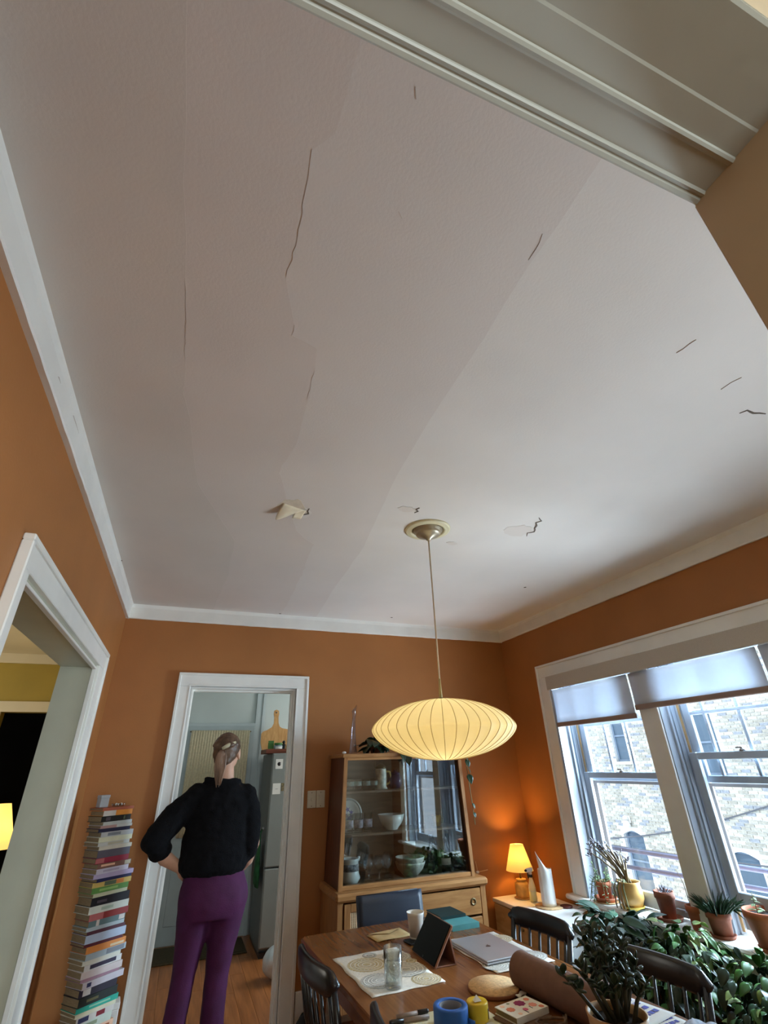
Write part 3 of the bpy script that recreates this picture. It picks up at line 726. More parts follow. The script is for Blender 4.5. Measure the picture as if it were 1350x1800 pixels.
# ================================================================ china hutch
def quadbox(m, lo, hi, z0, z1, y0, y1):
    """upright board whose x range goes lo->hi from z0 to z1"""
    vs = [(lo[0], y0, z0), (lo[1], y0, z0), (lo[1], y1, z0), (lo[0], y1, z0), (hi[0], y0, z1), (hi[1], y0, z1), (hi[1], y1, z1), (hi[0], y1, z1)]
    m.add(vs, [(0, 3, 2, 1), (4, 5, 6, 7), (0, 1, 5, 4), (1, 2, 6, 5), (2, 3, 7, 6), (3, 0, 4, 7)]); return m
hu = thing('china_hutch', 'oak china hutch with sliding glass doors above and drawers below', 'hutch', (1.61, 3.95, 0))
b_ = part(hu, 'base_case', MB().box(1.075, 1.095, 3.745, 4.17, 0.20, 0.718).box(2.145, 2.165, 3.745, 4.17, 0.20, 0.718).box(1.095, 2.145, 3.745, 4.17, 0.20, 0.222).box(1.095, 2.145, 4.15, 4.17, 0.222, 0.718).box(1.445, 1.465, 3.748, 4.15, 0.222, 0.718), M_OAKV, world=True)
part(hu, 'face_frame', MB().box(1.070, 1.110, 3.728, 3.746, 0.19, 0.718, 0.003).box(2.130, 2.172, 3.728, 3.746, 0.19, 0.718, 0.003).box(1.110, 2.130, 3.730, 3.746, 0.19, 0.232, 0.003).box(1.438, 1.472, 3.730, 3.746, 0.232, 0.718, 0.003), M_OAKV, world=True)
part(hu, 'counter', MB().box(1.055, 2.190, 3.705, 4.175, 0.718, 0.766, 0.014), M_OAK, world=True)
for x in (1.10, 2.14):
    for y in (3.77, 4.13): part(hu, 'leg', MB().lathe([(0.013, 0.0), (0.024, 0.20), (0.0, 0.20)], 12, (x, y, 0)), M_OAKV, world=True)
dr = part(hu, 'door', MB().box(1.116, 1.160, 3.722, 3.742, 0.238, 0.708, 0.003).box(1.388, 1.432, 3.722, 3.742, 0.238, 0.708, 0.003).box(1.160, 1.388, 3.722, 3.742, 0.664, 0.708, 0.003).box(1.160, 1.388, 3.722, 3.742, 0.238, 0.284, 0.003), M_OAKV, world=True)
m = MB()
for k in range(18): m.box(1.160+k*0.0127, 1.160+k*0.0127+0.0085, 3.731, 3.735, 0.284, 0.664)
for k in range(30): m.box(1.160, 1.388, 3.7335, 3.737, 0.284+k*0.0127, 0.284+k*0.0127+0.0085)
part(dr, 'cane_panel', m, pm('cane_weave', rgb(190, 160, 124), 0.7, 0.08, 40), world=True, label='woven cane door panel')
for z0, z1 in ((0.562, 0.708), (0.404, 0.550), (0.240, 0.392)):
    o = part(hu, 'drawer', MB().box(1.478, 2.124, 3.722, 3.744, z0, z1, 0.004), M_OAK, world=True)
    for x in (1.54, 2.062):
        part(o, 'ring_pull', MB().lathe([(0.011, 0), (0.013, 0.004), (0.018, 0.005), (0.021, 0.003), (0.021, 0.0), (0.018, -0.001), (0.012, -0.001)], 18, close=True), M_BRASS)
        q = bpy.data.objects[o.children[-1].name]; q.location = (x-1.61, 3.7215-3.95, (z0+z1)/2); q.rotation_euler = (pi/2, 0, 0)
ub, ut, zb, zt = (1.095, 2.125), (1.128, 2.092), 0.766, 1.552
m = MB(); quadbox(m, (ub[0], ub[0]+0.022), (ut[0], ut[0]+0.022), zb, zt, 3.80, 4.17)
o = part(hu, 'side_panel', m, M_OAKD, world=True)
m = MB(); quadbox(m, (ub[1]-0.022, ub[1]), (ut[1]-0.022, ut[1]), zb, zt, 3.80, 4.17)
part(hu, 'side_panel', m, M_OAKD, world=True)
m = MB(); quadbox(m, (ub[0]-0.004, ub[0]+0.026), (ut[0]-0.004, ut[0]+0.022), zb, zt, 3.782, 3.80)
part(hu, 'front_stile', m, M_OAKV, world=True)
m = MB(); quadbox(m, (ub[1]-0.022, ub[1]+0.004), (ut[1]-0.022, ut[1]+0.004), zb, zt, 3.782, 3.80)
part(hu, 'front_stile', m, M_OAKV, world=True)
m = MB(); quadbox(m, (ub[0]+0.022, ub[1]-0.022), (ut[0]+0.022, ut[1]-0.022), zb, zt, 4.155, 4.17)
part(hu, 'back_panel', m, M_HINT, world=True)
part(hu, 'top_board', MB().box(1.108, 2.112, 3.772, 4.175, 1.552, 1.578, 0.004), M_OAK, world=True)
part(hu, 'bottom_rail', MB().box(1.118, 2.104, 3.786, 3.83, 0.766, 0.792, 0.003), M_OAK, world=True)
part(hu, 'cabinet_floor', MB().box(1.118, 2.104, 3.83, 4.155, 0.766, 0.778), M_HINT, world=True)
part(hu, 'top_rail', MB().box(1.148, 2.070, 3.786, 3.83, 1.534, 1.552, 0.002), M_OAK, world=True)
SH1, SH2, SH0 = 1.333, 1.068, 0.778
for z in (SH1, SH2):
    e = 0.033*(z-zb)/(zt-zb)
    part(hu, 'shelf', MB().box(1.118+e, 2.102-e, 3.845, 4.155, z-0.016, z, 0.002), M_HINT, world=True)
m = MB(); quadbox(m, (1.121, 1.672), (1.150, 1.672), 0.792, 1.534, 3.800, 3.804)
part(hu, 'sliding_door', m, M_HGLASS, world=True)
m = MB(); quadbox(m, (1.575, 2.100), (1.575, 2.070), 0.792, 1.534, 3.815, 3.819)
part(hu, 'sliding_door', m, M_HGLASS, world=True)

# ---- things inside the hutch
G_TOP, G_MID, G_LOW = 'small glasses on the top hutch shelf', 'tumblers on the middle hutch shelf', 'wine glasses on the bottom of the hutch'
def copyn(o, spots, label=None):
    """first spot moves the original, the others copies"""
    out = []
    for i, (x, y, z, rz) in enumerate(spots):
        c = o if i == 0 else copy_tree(o)
        c.location = (x, y, z); c.rotation_euler = (0, 0, rz); out.append(c)
        if label: c['label'] = label[i]
    return out
t = thing('shot_glass', 'short clear patterned glass in the row at the left of the top hutch shelf', 'glass', group=G_TOP)
part(t, 'bowl', MB().lathe([(0.0, 0.010), (0.022, 0.010), (0.028, 0.075), (0.030, 0.075), (0.026, 0.0), (0.0, 0.0)][::-1], 14), M_CRYSTAL)
part(t, 'printed_band', MB().lathe([(0.0285, 0.03), (0.0298, 0.06), (0.0302, 0.06), (0.0289, 0.03)], 14, close=True), pm('white_print', rgb(150, 160, 150), 0.6, 0.2, 60))
copyn(t, [(1.215+i*0.064, 3.93+0.01*(i % 2), SH1, 0) for i in range(4)], ['short patterned glass at the left end of the row on the top hutch shelf', 'second short patterned glass from the left on the top hutch shelf', 'third short patterned glass from the left on the top hutch shelf', 'short patterned glass at the right end of the row, nearest the stein'])
t = thing('beer_stein', 'tall white stein with a metal lid and yellow handle on the top hutch shelf', 'stein', (1.475, 3.96, SH1))
part(t, 'body', MB().lathe([(0.0, 0), (0.05, 0), (0.046, 0.012), (0.040, 0.02), (0.044, 0.06), (0.042, 0.13), (0.040, 0.14), (0.0, 0.14)], 22), pm('stein_glaze', rgb(206, 200, 184), 0.35, 0.25, 26))
part(t, 'lid', MB().lathe([(0.043, 0.14), (0.043, 0.148), (0.030, 0.165), (0.012, 0.175), (0.0, 0.178)], 20), M_BRASS)
part(t, 'thumb_lift', MB().tube([(-0.045, 0, 0.145), (-0.05, 0, 0.17), (-0.043, 0, 0.195)], [0.006, 0.008, 0.003], 8), M_BRASS)
part(t, 'handle', MB().tube([(0.04, 0, 0.12), (0.075, 0, 0.115), (0.085, 0, 0.08), (0.072, 0, 0.04), (0.043, 0, 0.03)], 0.0075, 8), pm('stein_handle', rgb(206, 180, 110), 0.4, 0.05))
t = thing('blue_jar', 'dark blue lidded jar beside the stein on the top hutch shelf', 'jar', (1.60, 3.98, SH1))
part(t, 'body', MB().lathe([(0.0, 0), (0.04, 0), (0.058, 0.03), (0.06, 0.06), (0.045, 0.095), (0.0, 0.095)], 22), pm('cobalt_glaze', rgb(44, 54, 86), 0.25, 0.05))
part(t, 'lid', MB().lathe([(0.047, 0.095), (0.044, 0.105), (0.012, 0.118), (0.010, 0.13), (0.0, 0.132)], 20), pm('cobalt_glaze', rgb(44, 54, 86)))
t = thing('dinner_plate', 'white plate with blue flowers standing upright on the middle hutch shelf', 'plate', (1.255, 4.10, SH2))
R = Matrix.Rotation(radians(80), 3, 'X').to_4x4(); m = MB(); m.T = Matrix.Translation((0, 0, 0.105)) @ R
m.lathe([(0.0, 0.004), (0.062, 0.004), (0.070, 0.012), (0.104, 0.018), (0.105, 0.014), (0.072, 0.007), (0.06, -0.002), (0.0, -0.002)][::-1], 32)
part(t, 'plate_body', m, M_PORC)
m = MB(); m.T = Matrix.Translation((0, 0, 0.105)) @ R
m.lathe([(0.088, 0.0162), (0.098, 0.0182), (0.098, 0.0190), (0.088, 0.0170)], 32, close=True); part(t, 'rim_band', m, pm('rim_print', rgb(176, 176, 172), 0.5, 0.1, 60))
m = MB(); m.T = Matrix.Translation((0, 0, 0.105)) @ R
for a, r in ((0.3, 0.02), (1.9, 0.024), (3.4, 0.02), (4.8, 0.026), (5.7, 0.018)):
    cx, cyy = 0.022*cos(a), 0.03*sin(a)
    m.prism([(cx+(r if k % 2 == 0 else r*0.4)*cos(k*pi/5+a), cyy+(r if k % 2 == 0 else r*0.4)*sin(k*pi/5+a)) for k in range(10)], 0.0042, 0.0052)
part(t, 'painted_flowers', m, pm('flower_blue', rgb(88, 76, 150), 0.5, 0.05))
part(t, 'plate_stand', MB().box(-0.06, 0.06, -0.045, 0.035, 0.0, 0.006).box(-0.05, -0.04, -0.045, -0.037, 0.006, 0.03).box(0.04, 0.05, -0.045, -0.037, 0.006, 0.03), M_BLACKWOOD)
t = thing('tumbler', 'clear straight tumbler before the upright plate on the middle hutch shelf', 'glass', group=G_MID)
part(t, 'bowl', MB().lathe([(0.0, 0.012), (0.029, 0.012), (0.033, 0.12), (0.035, 0.12), (0.031, 0.0), (0.0, 0.0)][::-1], 16), M_CRYSTAL)
part(t, 'painted_flower', MB().lathe([(0.0338, 0.03), (0.0352, 0.08), (0.0356, 0.08), (0.0342, 0.03)], 16, close=True), pm('tumbler_print', rgb(150, 140, 150), 0.6, 0.3, 50))
copyn(t, [(1.205, 3.93, SH2, 0), (1.283, 3.94, SH2, 0.4), (1.358, 3.95, SH2, 1.1)], ['straight tumbler farthest left before the upright plate on the middle hutch shelf', 'middle one of the three straight tumblers before the upright plate', 'straight tumbler nearest the ribbed serving bowl on the middle hutch shelf'])
solo('serving_bowl', 'white ribbed serving bowl on the middle hutch shelf', 'bowl', MB().lathe([(0.0, 0.018), (0.04, 0.016), (0.075, 0.05), (0.098, 0.098), (0.103, 0.098), (0.082, 0.045), (0.05, 0.008), (0.048, 0.0), (0.0, 0.0)][::-1], 30), M_PORC, (1.555, 3.97, SH2))
t = thing('gilt_cup', 'small gold rimmed cup at the right of the middle hutch shelf', 'cup', (1.93, 3.96, SH2))
part(t, 'bowl', MB().lathe([(0.0, 0.006), (0.026, 0.006), (0.037, 0.07), (0.040, 0.07), (0.030, 0.0), (0.0, 0.0)][::-1], 18), pm('gilt_cup_glaze', rgb(214, 180, 90), 0.3, 0.06, metal=0.4))
part(t, 'handle', MB().tube([(0.035, 0, 0.055), (0.06, 0, 0.05), (0.058, 0, 0.025), (0.032, 0, 0.018)], 0.005, 7), M_BRASS)
t = thing('milk_pitcher', 'white pitcher with a grey printed band at the left on the hutch floor', 'pitcher', (1.215, 3.93, SH0), 0.15)
part(t, 'body', MB().lathe([(0.0, 0.006), (0.05, 0.006), (0.068, 0.03), (0.060, 0.06), (0.056, 0.135), (0.062, 0.142), (0.066, 0.142), (0.060, 0.13), (0.064, 0.06), (0.074, 0.03), (0.055, 0.0), (0.0, 0.0)][::-1], 28), M_PORC)
part(t, 'printed_band', MB().lathe([(0.0645, 0.072), (0.0632, 0.112), (0.0637, 0.112), (0.0650, 0.072)], 28, close=True), pm('grey_print', rgb(140, 138, 142), 0.6, 0.35, 70))
part(t, 'handle', MB().tube([(-0.058, 0, 0.125), (-0.085, 0, 0.12), (-0.092, 0, 0.08), (-0.078, 0, 0.045), (-0.064, 0, 0.045)], 0.008, 8), M_PORC)
part(t, 'spout', MB().tube([(0.05, 0, 0.118), (0.066, 0, 0.135), (0.078, 0, 0.146)], [0.015, 0.014, 0.006], 8), M_PORC)
t = thing('wine_glass', 'clear stemmed wine glass in the group between the pitcher and the bowls', 'glass', group=G_LOW)
part(t, 'bowl', MB().lathe([(0.0, 0.062), (0.016, 0.064), (0.034, 0.085), (0.036, 0.105), (0.027, 0.145), (0.028, 0.145), (0.0375, 0.105), (0.036, 0.084), (0.018, 0.061), (0.0, 0.059)][::-1], 18), M_CRYSTAL)
part(t, 'stem', MB().lathe([(0.0, 0.0), (0.032, 0.0), (0.030, 0.003), (0.005, 0.007), (0.0035, 0.03), (0.005, 0.059), (0.0, 0.059)], 16), M_CRYSTAL)
copyn(t, [(1.345, 3.91, SH0, 0), (1.385, 4.01, SH0, 0), (1.432, 3.92, SH0, 0), (1.500, 3.95, SH0, 0), (1.545, 4.04, SH0, 0)], ['clear wine glass nearest the printed pitcher on the hutch floor', 'clear wine glass set back, second from the pitcher on the hutch floor', 'clear wine glass in the middle of the five on the hutch floor', 'clear wine glass at the front, second from the nested cream bowls', 'clear wine glass at the back, nearest the nested cream bowls'])
for k, (z, lab) in enumerate(((0.0, 'lower cream bowl of the nested pair on the hutch floor'), (0.030, 'upper cream bowl nested in the other on the hutch floor'))):
    solo('mixing_bowl', lab, 'bowl', MB().lathe([(0.0, 0.012), (0.045, 0.010), (0.085, 0.045), (0.104, 0.078), (0.108, 0.084), (0.113, 0.084), (0.109, 0.072), (0.092, 0.04), (0.055, 0.004), (0.0, 0.0)][::-1], 30, sx=1-0.04*k, sy=1-0.04*k), pm('stoneware', rgb(206, 202, 190), 0.4, 0.05, 30), (1.69, 3.955, SH0+z+0.001))
bot_me = None
for i, (x, y, h_, r, lab) in enumerate([(1.865, 3.95, 0.24, 0.032, 'dark tall bottle beside the mixing bowls'), (1.925, 4.05, 0.27, 0.034, 'dark bottle at the back of the hutch floor, tallest of four'),
                                        (1.975, 3.93, 0.22, 0.035, 'dark short bottle with a pale tag at the right of the hutch'), (2.040, 4.02, 0.25, 0.034, 'dark bottle in the right corner of the hutch')]):
    t = thing('bottle', lab, 'bottle', (x, y, SH0), 0, 'dark bottles on the hutch floor')
    part(t, 'body', MB().lathe([(0.0, 0), (r, 0), (r, h_*0.55), (r*0.85, h_*0.66), (r*0.36, h_*0.76), (r*0.34, h_*0.95), (0.0, h_*0.95)], 16), pm('dark_bottle', rgb(26, 28, 30), 0.12, 0.05, spec=0.7))
    part(t, 'cap', MB().lathe([(r*0.38, h_*0.93), (r*0.40, h_), (0.0, h_)], 12), M_BRASS if i % 2 else M_BLACKWOOD)
    if i == 2: part(t, 'paper_tag', MB().lathe([(r+0.0004, 0.05), (r+0.0004, 0.09), (r+0.001, 0.09), (r+0.001, 0.05)], 16, close=True), M_PAPER)

# ---- things on top of the hutch
t = thing('glass_vase', 'tall slim clear glass vase with a swung flared rim on top of the hutch', 'vase', (1.235, 3.93, 1.578))
vp = [(0.034, 0.0), (0.033, 0.01), (0.024, 0.08), (0.018, 0.16), (0.014, 0.24), (0.016, 0.30), (0.022, 0.33)]
m = MB(); seg = 18; vs = []
pr = [(0.0, 0.012)]+[(r-0.003, z+0.004) for r, z in vp[1:]][::1]+[(r, z) for r, z in vp[::-1]]+[(0.0, 0.0)]
for r, z in pr:
    for k in range(seg):
        a = 2*pi*k/seg; zz = z+(0.022*cos(a)*(max(0, z-0.24)/0.09) if z > 0.24 else 0); vs.append((r*cos(a)+0.012*(z/0.33)**2, r*sin(a), zz))
m.add(vs, [(i*seg+k, (i+1)*seg+k, (i+1)*seg+(k+1) % seg, i*seg+(k+1) % seg) for i in range(len(pr)-1) for k in range(seg)], True)
part(t, 'vase_body', m, pane_glass('vase_glass', (0.86, 0.84, 0.86, 1), 1.7, 1.5))
solo('pebble', 'small pale pebble at the left end of the hutch top', 'pebble', MB().ball((0, 0, 0.009), 0.016, 0.012, 0.009), M_PORC, (1.135, 3.83, 1.578))

# ================================================================ leaves and plants
M_POTHOS = pm('pothos_leaf', rgb(58, 100, 40), 0.42, 0.22, 9, spec=0.6)
M_POTHOS2 = pm('pothos_leaf_variegated', rgb(122, 140, 74), 0.42, 0.3, 16, spec=0.6)
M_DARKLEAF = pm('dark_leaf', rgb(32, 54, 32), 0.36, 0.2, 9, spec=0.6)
M_BIGLEAF = pm('large_waxy_leaf', rgb(64, 98, 78), 0.25, 0.12, 6, spec=0.8)
M_JADE = pm('jade_leaf', rgb(38, 56, 36), 0.3, 0.15, 8, spec=0.6)
M_SUCC = pm('succulent_leaf', rgb(112, 136, 92), 0.5, 0.2, 14)
M_GREYSUCC = pm('grey_succulent_leaf', rgb(128, 124, 132), 0.55, 0.15, 14)
M_ALOE = pm('aloe_leaf', rgb(34, 62, 40), 0.4, 0.2, 14)
M_STEM = pm('plant_stem', rgb(92, 98, 58), 0.6, 0.1)
M_STEMB = pm('woody_stem', rgb(128, 112, 84), 0.7, 0.15, 14)
def leaf_mesh(name, L_, W, mat, cup=0.15, droop=0.3, heart=0.0, thick=0.0012, nu=6, nv=4):
    def fn(u, v):
        w = W*0.5*(sin(pi*min(1, u**0.75))**0.8+heart*max(0, 0.25-u)*4*0.35*(u > 0))*(1 if u < 1 else 0)
        s = 2*v-1
        x = L_*u-heart*L_*0.12*abs(s)*(1-u); y = w*s
        return (x, y, cup*W*(s*s)*0.5*sin(pi*u)-droop*L_*u*u)
    return MB().surf(fn, nu, nv, thick).mesh(name, mat)
def put_leaf(parent, me, loc, yaw, pitch, roll=0.0, sc=1.0, name='leaf'):
    o = link(name, me, parent); o.location = loc; o.rotation_euler = (roll, pitch, yaw); o.scale = (sc, sc, sc); return o
def clay_pot(parent, r, h, mat, soil=True, rim=0.25, taper=0.72, z0=0.0):
    rb = r*taper; hr = h*(1-rim)
    ri = r-0.005
    part(parent, 'pot', MB().lathe([(0.0, z0+0.006), (rb-0.006, z0+0.006), (ri-0.006, z0+hr), (ri-0.004, z0+h), (r, z0+h), (r, z0+hr), (r-0.006, z0+hr-0.001), (rb, z0), (0.0, z0)][::-1], 28), mat)
    if soil: part(parent, 'soil', MB().lathe([(0.0, z0+h*0.80), (r*0.80, z0+h*0.80), (r*0.88, z0+h*0.86), (0.0, z0+h*0.88)], 24), M_SOIL)
def saucer(parent, r, mat, h=0.018, name='saucer'):
    part(parent, name, MB().lathe([(0.0, 0.006), (r*0.8, 0.006), (r-0.006, h), (r, h), (r*0.85, 0.0), (0.0, 0.0)][::-1], 28), mat)
def stem(parent, pts, r, mat=M_STEM, seg=6): return part(parent, 'stem', MB().tube(pts, r, seg), mat)

# trailing plant on the hutch top, its vines hanging down the right side
t = thing('trailing_plant', 'trailing vine plant on top of the hutch, partly behind the pendant lamp', 'plant', (1.46, 3.98, 1.578))
clay_pot(t, 0.075, 0.075, M_TERRAD)
lv = leaf_mesh('leaf', 0.075, 0.055, M_DARKLEAF, 0.2, 0.35, 0.6); rd = random.Random(5)
for k in range(46):
    a = rd.uniform(0, 2*pi); r = rd.uniform(0.02, 0.17); z = rd.uniform(0.045, 0.13)-r*0.25
    x, y = r*cos(a), r*sin(a)*0.6-0.03
    put_leaf(t, lv, (x, max(-0.19, y), max(0.035, z)), a+rd.uniform(-.7, .7), rd.uniform(-0.3, 0.6), rd.uniform(-.5, .5), rd.uniform(0.7, 1.25))
vine = [(0.04, -0.08, 0.07), (0.2, -0.17, 0.02), (0.45, -0.20, 0.012), (0.62, -0.215, 0.012), (0.665, -0.222, -0.02), (0.675, -0.225, -0.2), (0.69, -0.226, -0.4), (0.695, -0.226, -0.50)]
stem(t, vine, 0.0022)
for p, yw, sc in (((0.12, -0.21, 0.0), -1.2, 0.9), ((0.17, -0.215, -0.01), -1.9, 1.1), ((0.22, -0.215, 0.005), -1.0, 0.8), ((0.5, -0.21, 0.012), -1.2, 0.8), ((0.66, -0.225, -0.015), -0.7, 0.8), ((0.672, -0.228, -0.06), -1.5, 0.75), ((0.676, -0.228, -0.115), -0.5, 0.7), ((0.680, -0.228, -0.165), -1.6, 0.9), ((0.69, -0.228, -0.36), -0.9, 0.5), ((0.693, -0.228, -0.42), -1.4, 0.45)):
    put_leaf(t, lv, p, yw, 0.9, 0.2, sc)

# ---- window stool plants
ZS = 0.606
t = thing('trailing_succulent', 'bushy trailing succulent in a small terracotta pot, leftmost on the window sill', 'plant', (2.945, 3.40, ZS))
saucer(t, 0.088, M_CORK, 0.006, 'cork_mat'); o = part(t, 'saucer', MB().lathe([(0.0, 0.012), (0.062, 0.012), (0.072, 0.030), (0.078, 0.030), (0.066, 0.006), (0.0, 0.006)][::-1], 28), M_TERRA)
clay_pot(t, 0.056, 0.105, M_TERRA, z0=0.013)
lv = leaf_mesh('leaf', 0.026, 0.008, M_SUCC, 0.1, 0.1, 0, 0.002, 4, 2); rd = random.Random(8)
for k in range(13):
    a = pi*(0.75+1.1*rd.random())+0.2; ln = rd.uniform(0.10, 0.20)
    pts = [(0.03*cos(a)*q, 0.03*sin(a)*q, 0.105) for q in (0.4,)]
    for q in (0.25, 0.5, 0.75, 1.0): pts.append((cos(a)*(0.045+ln*0.42*q), sin(a)*(0.045+ln*0.42*q)*0.8, 0.135-ln*0.9*q*q+0.02*sin(pi*q)))
    if k > 8: pts = [(0.02*cos(a), 0.02*sin(a), 0.105), (0.03*cos(a), 0.03*sin(a), 0.15), (0.05*cos(a), 0.05*sin(a), 0.185+0.02*(k % 3))]
    pts = [(x, y, max(z, 0.012)) for x, y, z in pts]
    stem(t, pts, 0.002)
    for i in range(10):
        q = (i+0.6)/10*(len(pts)-1); j = min(int(q), len(pts)-2); f = q-j
        p = tuple(pts[j][c]+(pts[j+1][c]-pts[j][c])*f for c in range(3))
        put_leaf(t, lv, p, rd.uniform(0, 6.28), rd.uniform(-0.8, 0.3), 0, rd.uniform(0.7, 1.2))
t = thing('leggy_succulent', 'tall leggy bare-stemmed succulent leaning left in a yellow glazed pot on the sill', 'plant', (2.97, 3.180, ZS))
saucer(t, 0.075, pm('yellow_saucer', rgb(206, 176, 80), 0.4, 0.05), 0.02)
part(t, 'pot', MB().lathe([(0.0, 0.012), (0.05, 0.012), (0.074, 0.06), (0.072, 0.10), (0.062, 0.135), (0.070, 0.150), (0.076, 0.150), (0.069, 0.133), (0.079, 0.10), (0.081, 0.06), (0.056, 0.007), (0.0, 0.007)][::-1], 30), pm('yellow_glazed_pot', rgb(206, 158, 92), 0.35, 0.1, 8))
part(t, 'soil', MB().lathe([(0.0, 0.118), (0.058, 0.118), (0.055, 0.126), (0.0, 0.128)], 22), M_SOIL)
lv = leaf_mesh('leaf', 0.032, 0.016, M_GREYSUCC, 0.1, 0.0, 0, 0.004, 5, 3); rd = random.Random(11)
tips = [(-0.10, 0.18, 0.355), (-0.09, 0.20, 0.33), (-0.08, 0.17, 0.37), (-0.06, 0.15, 0.34), (-0.09, 0.21, 0.29), (-0.05, 0.12, 0.33), (-0.03, 0.08, 0.31), (-0.04, 0.10, 0.36), (-0.01, 0.05, 0.29), (0.0, 0.02, 0.30), (0.0, -0.02, 0.27), (-0.02, -0.04, 0.28), (-0.05, 0.16, 0.25)]
for k, (x, y, z) in enumerate(tips):
    bx, by = rd.uniform(-.02, .02), rd.uniform(-.02, .02)
    pts = [(bx, by, 0.12), (bx*0.6+x*0.3, by*0.6+y*0.3, 0.12+(z-0.12)*0.45), (x*0.7, y*0.7, 0.12+(z-0.12)*0.8), (x, y, z)]
    stem(t, pts, [0.0065, 0.006, 0.005, 0.003], M_STEMB)
    for i in range(7 if k < 6 else 4):
        put_leaf(t, lv, (x+rd.uniform(-.012, .012), y+rd.uniform(-.012, .012), z+rd.uniform(-.03, .008)), rd.uniform(0, 6.28), rd.uniform(-1.3, -0.1), 0, rd.uniform(0.6, 1.2))
for k in range(4):       # stems hanging in front of the pot
    x, y = -0.07-0.006*k, -0.03+0.02*k
    stem(t, [(0.0, 0.0, 0.12), (x*0.8, y*0.8, 0.165), (x-0.012, y*1.1, 0.12), (x-0.03, y*1.4-0.02, 0.04), (x-0.033, y*1.5-0.03, 0.015)], 0.0042, M_STEMB if k % 2 else M_STEM)
t = thing('rosette_plant', 'weathered terracotta pot with a small grey succulent on a saucer, middle of the window sill', 'plant', (2.965, 2.890, ZS))
saucer(t, 0.080, M_TERRAD, 0.020); clay_pot(t, 0.060, 0.138, M_TERRAD, z0=0.007, taper=0.66)
lv = leaf_mesh('leaf', 0.055, 0.012, M_GREYSUCC, 0.2, -0.1, 0, 0.003, 5, 2); rd = random.Random(12)
for k in range(12): put_leaf(t, lv, (0.012*cos(k), 0.012*sin(k), 0.126), k*2.4, rd.uniform(-1.0, -0.15), 0, rd.uniform(0.6, 1.1))
t = thing('empty_pot', 'empty narrow terracotta pot without a saucer, standing before the window mullion', 'pot', (2.95, 2.672, ZS))
clay_pot(t, 0.050, 0.115, M_TERRA, soil=False, taper=0.7)
t = thing('aloe_plant', 'spiky dark green aloe in a terracotta pot at the right of the sill', 'plant', (2.955, 2.530, ZS))
saucer(t, 0.066, M_TERRAD, 0.016); clay_pot(t, 0.064, 0.105, M_TERRAD, z0=0.007, taper=0.75)
lv = MB().tube([(0, 0, 0), (0.02, 0, 0.004), (0.055, 0, 0.002), (0.100, 0, -0.008)], [0.006, 0.008, 0.006, 0.0008], 6, 0.5).mesh('leaf', M_ALOE); rd = random.Random(13)
for k in range(100):
    a = k*2.399; r = 0.052*sqrt((k % 35)/35)
    put_leaf(t, lv, (r*cos(a), r*sin(a), 0.098), a+rd.uniform(-.3, .3), -1.45+r*14+rd.uniform(-.2, .2), 0, rd.uniform(0.75, 1.2))
for k in range(14): put_leaf(t, lv, (0.05, -0.06-0.02*rd.random(), 0.118+0.02*rd.random()), -1.2+rd.uniform(-1.6, 1.6), rd.uniform(-1.2, 0.3), 0, 0.8)
t = thing('seedling_pot', 'large terracotta pot with one small pale seedling at the right edge of the photo', 'plant', (2.975, 2.255, ZS))
saucer(t, 0.082, M_TERRA, 0.02); clay_pot(t, 0.106, 0.162, M_TERRA, z0=0.007, taper=0.68, rim=0.2)
lv = leaf_mesh('leaf', 0.05, 0.022, M_SUCC, 0.2, 0.3)
stem(t, [(-0.02, 0.03, 0.135), (-0.018, 0.032, 0.20), (-0.02, 0.03, 0.24)], 0.002)
for k in range(9): put_leaf(t, lv, (-0.02+0.004*cos(k), 0.03, 0.155+0.009*k), k*2.4, -0.3+0.05*k, 0, 1.0-0.07*k)
t = thing('thin_cane', 'thin bare curved twig standing in the gap beside the empty pot on the sill', 'twig', (3.03, 2.775, ZS))
part(t, 'stalk', MB().tube([(0, 0, 0.0), (0.0, -0.003, 0.1), (0.0, 0.006, 0.2), (0.0, 0.035, 0.26)], [0.003, 0.0025, 0.002, 0.0015], 6), M_STEMB)
part(t, 'clay_foot', MB().lathe([(0.0, 0), (0.018, 0), (0.014, 0.02), (0.0, 0.022)], 12), M_TERRAD)

# ---- plants on the low bench under the windows
M_BENCH = wood('bench_wood', rgb(120, 78, 44), rgb(158, 108, 64), 0.45, 5, (8, 1, 8))
be = thing('plant_bench', 'low brown wooden bench under the windows carrying the big leafy plants', 'bench', (2.66, 2.25, 0))
part(be, 'bench_top', MB().box(-0.17, 0.17, -0.98, 0.98, 0.22, 0.25, 0.005), M_BENCH)
for x in (-0.14, 0.14):
    for y in (-0.93, 0.93): part(be, 'leg', MB().box(x-0.02, x+0.02, y-0.02, y+0.02, 0, 0.22, 0.003), M_BENCH)
def leafy(t, spec, seed):
    rd = random.Random(seed)
    for me, n, rx, ry, z0, z1, s0, s1, pit in spec:
        for k in range(n):
            a = rd.uniform(0, 2*pi); r = sqrt(rd.random())*0.55+0.45
            el = rd.random(); z = z0+(z1-z0)*el; sh = sqrt(max(0.30, 1-el**3))
            put_leaf(t, me, (max(-0.32, min(0.11, rx*r*sh*cos(a)-0.06)), ry*r*sh*sin(a), z+0.045), a+rd.uniform(-.7, .7), rd.uniform(*pit), rd.uniform(-.6, .6), rd.uniform(s0, s1))
L_big = leaf_mesh('leaf', 0.135, 0.056, M_BIGLEAF, 0.15, 0.35, 0, 0.0015, 8, 4)
L_pot = leaf_mesh('leaf', 0.058, 0.041, M_POTHOS, 0.22, 0.4, 0.7, 0.0012, 7, 4)
L_var = leaf_mesh('leaf', 0.056, 0.038, M_POTHOS2, 0.22, 0.4, 0.7, 0.0012, 7, 4)
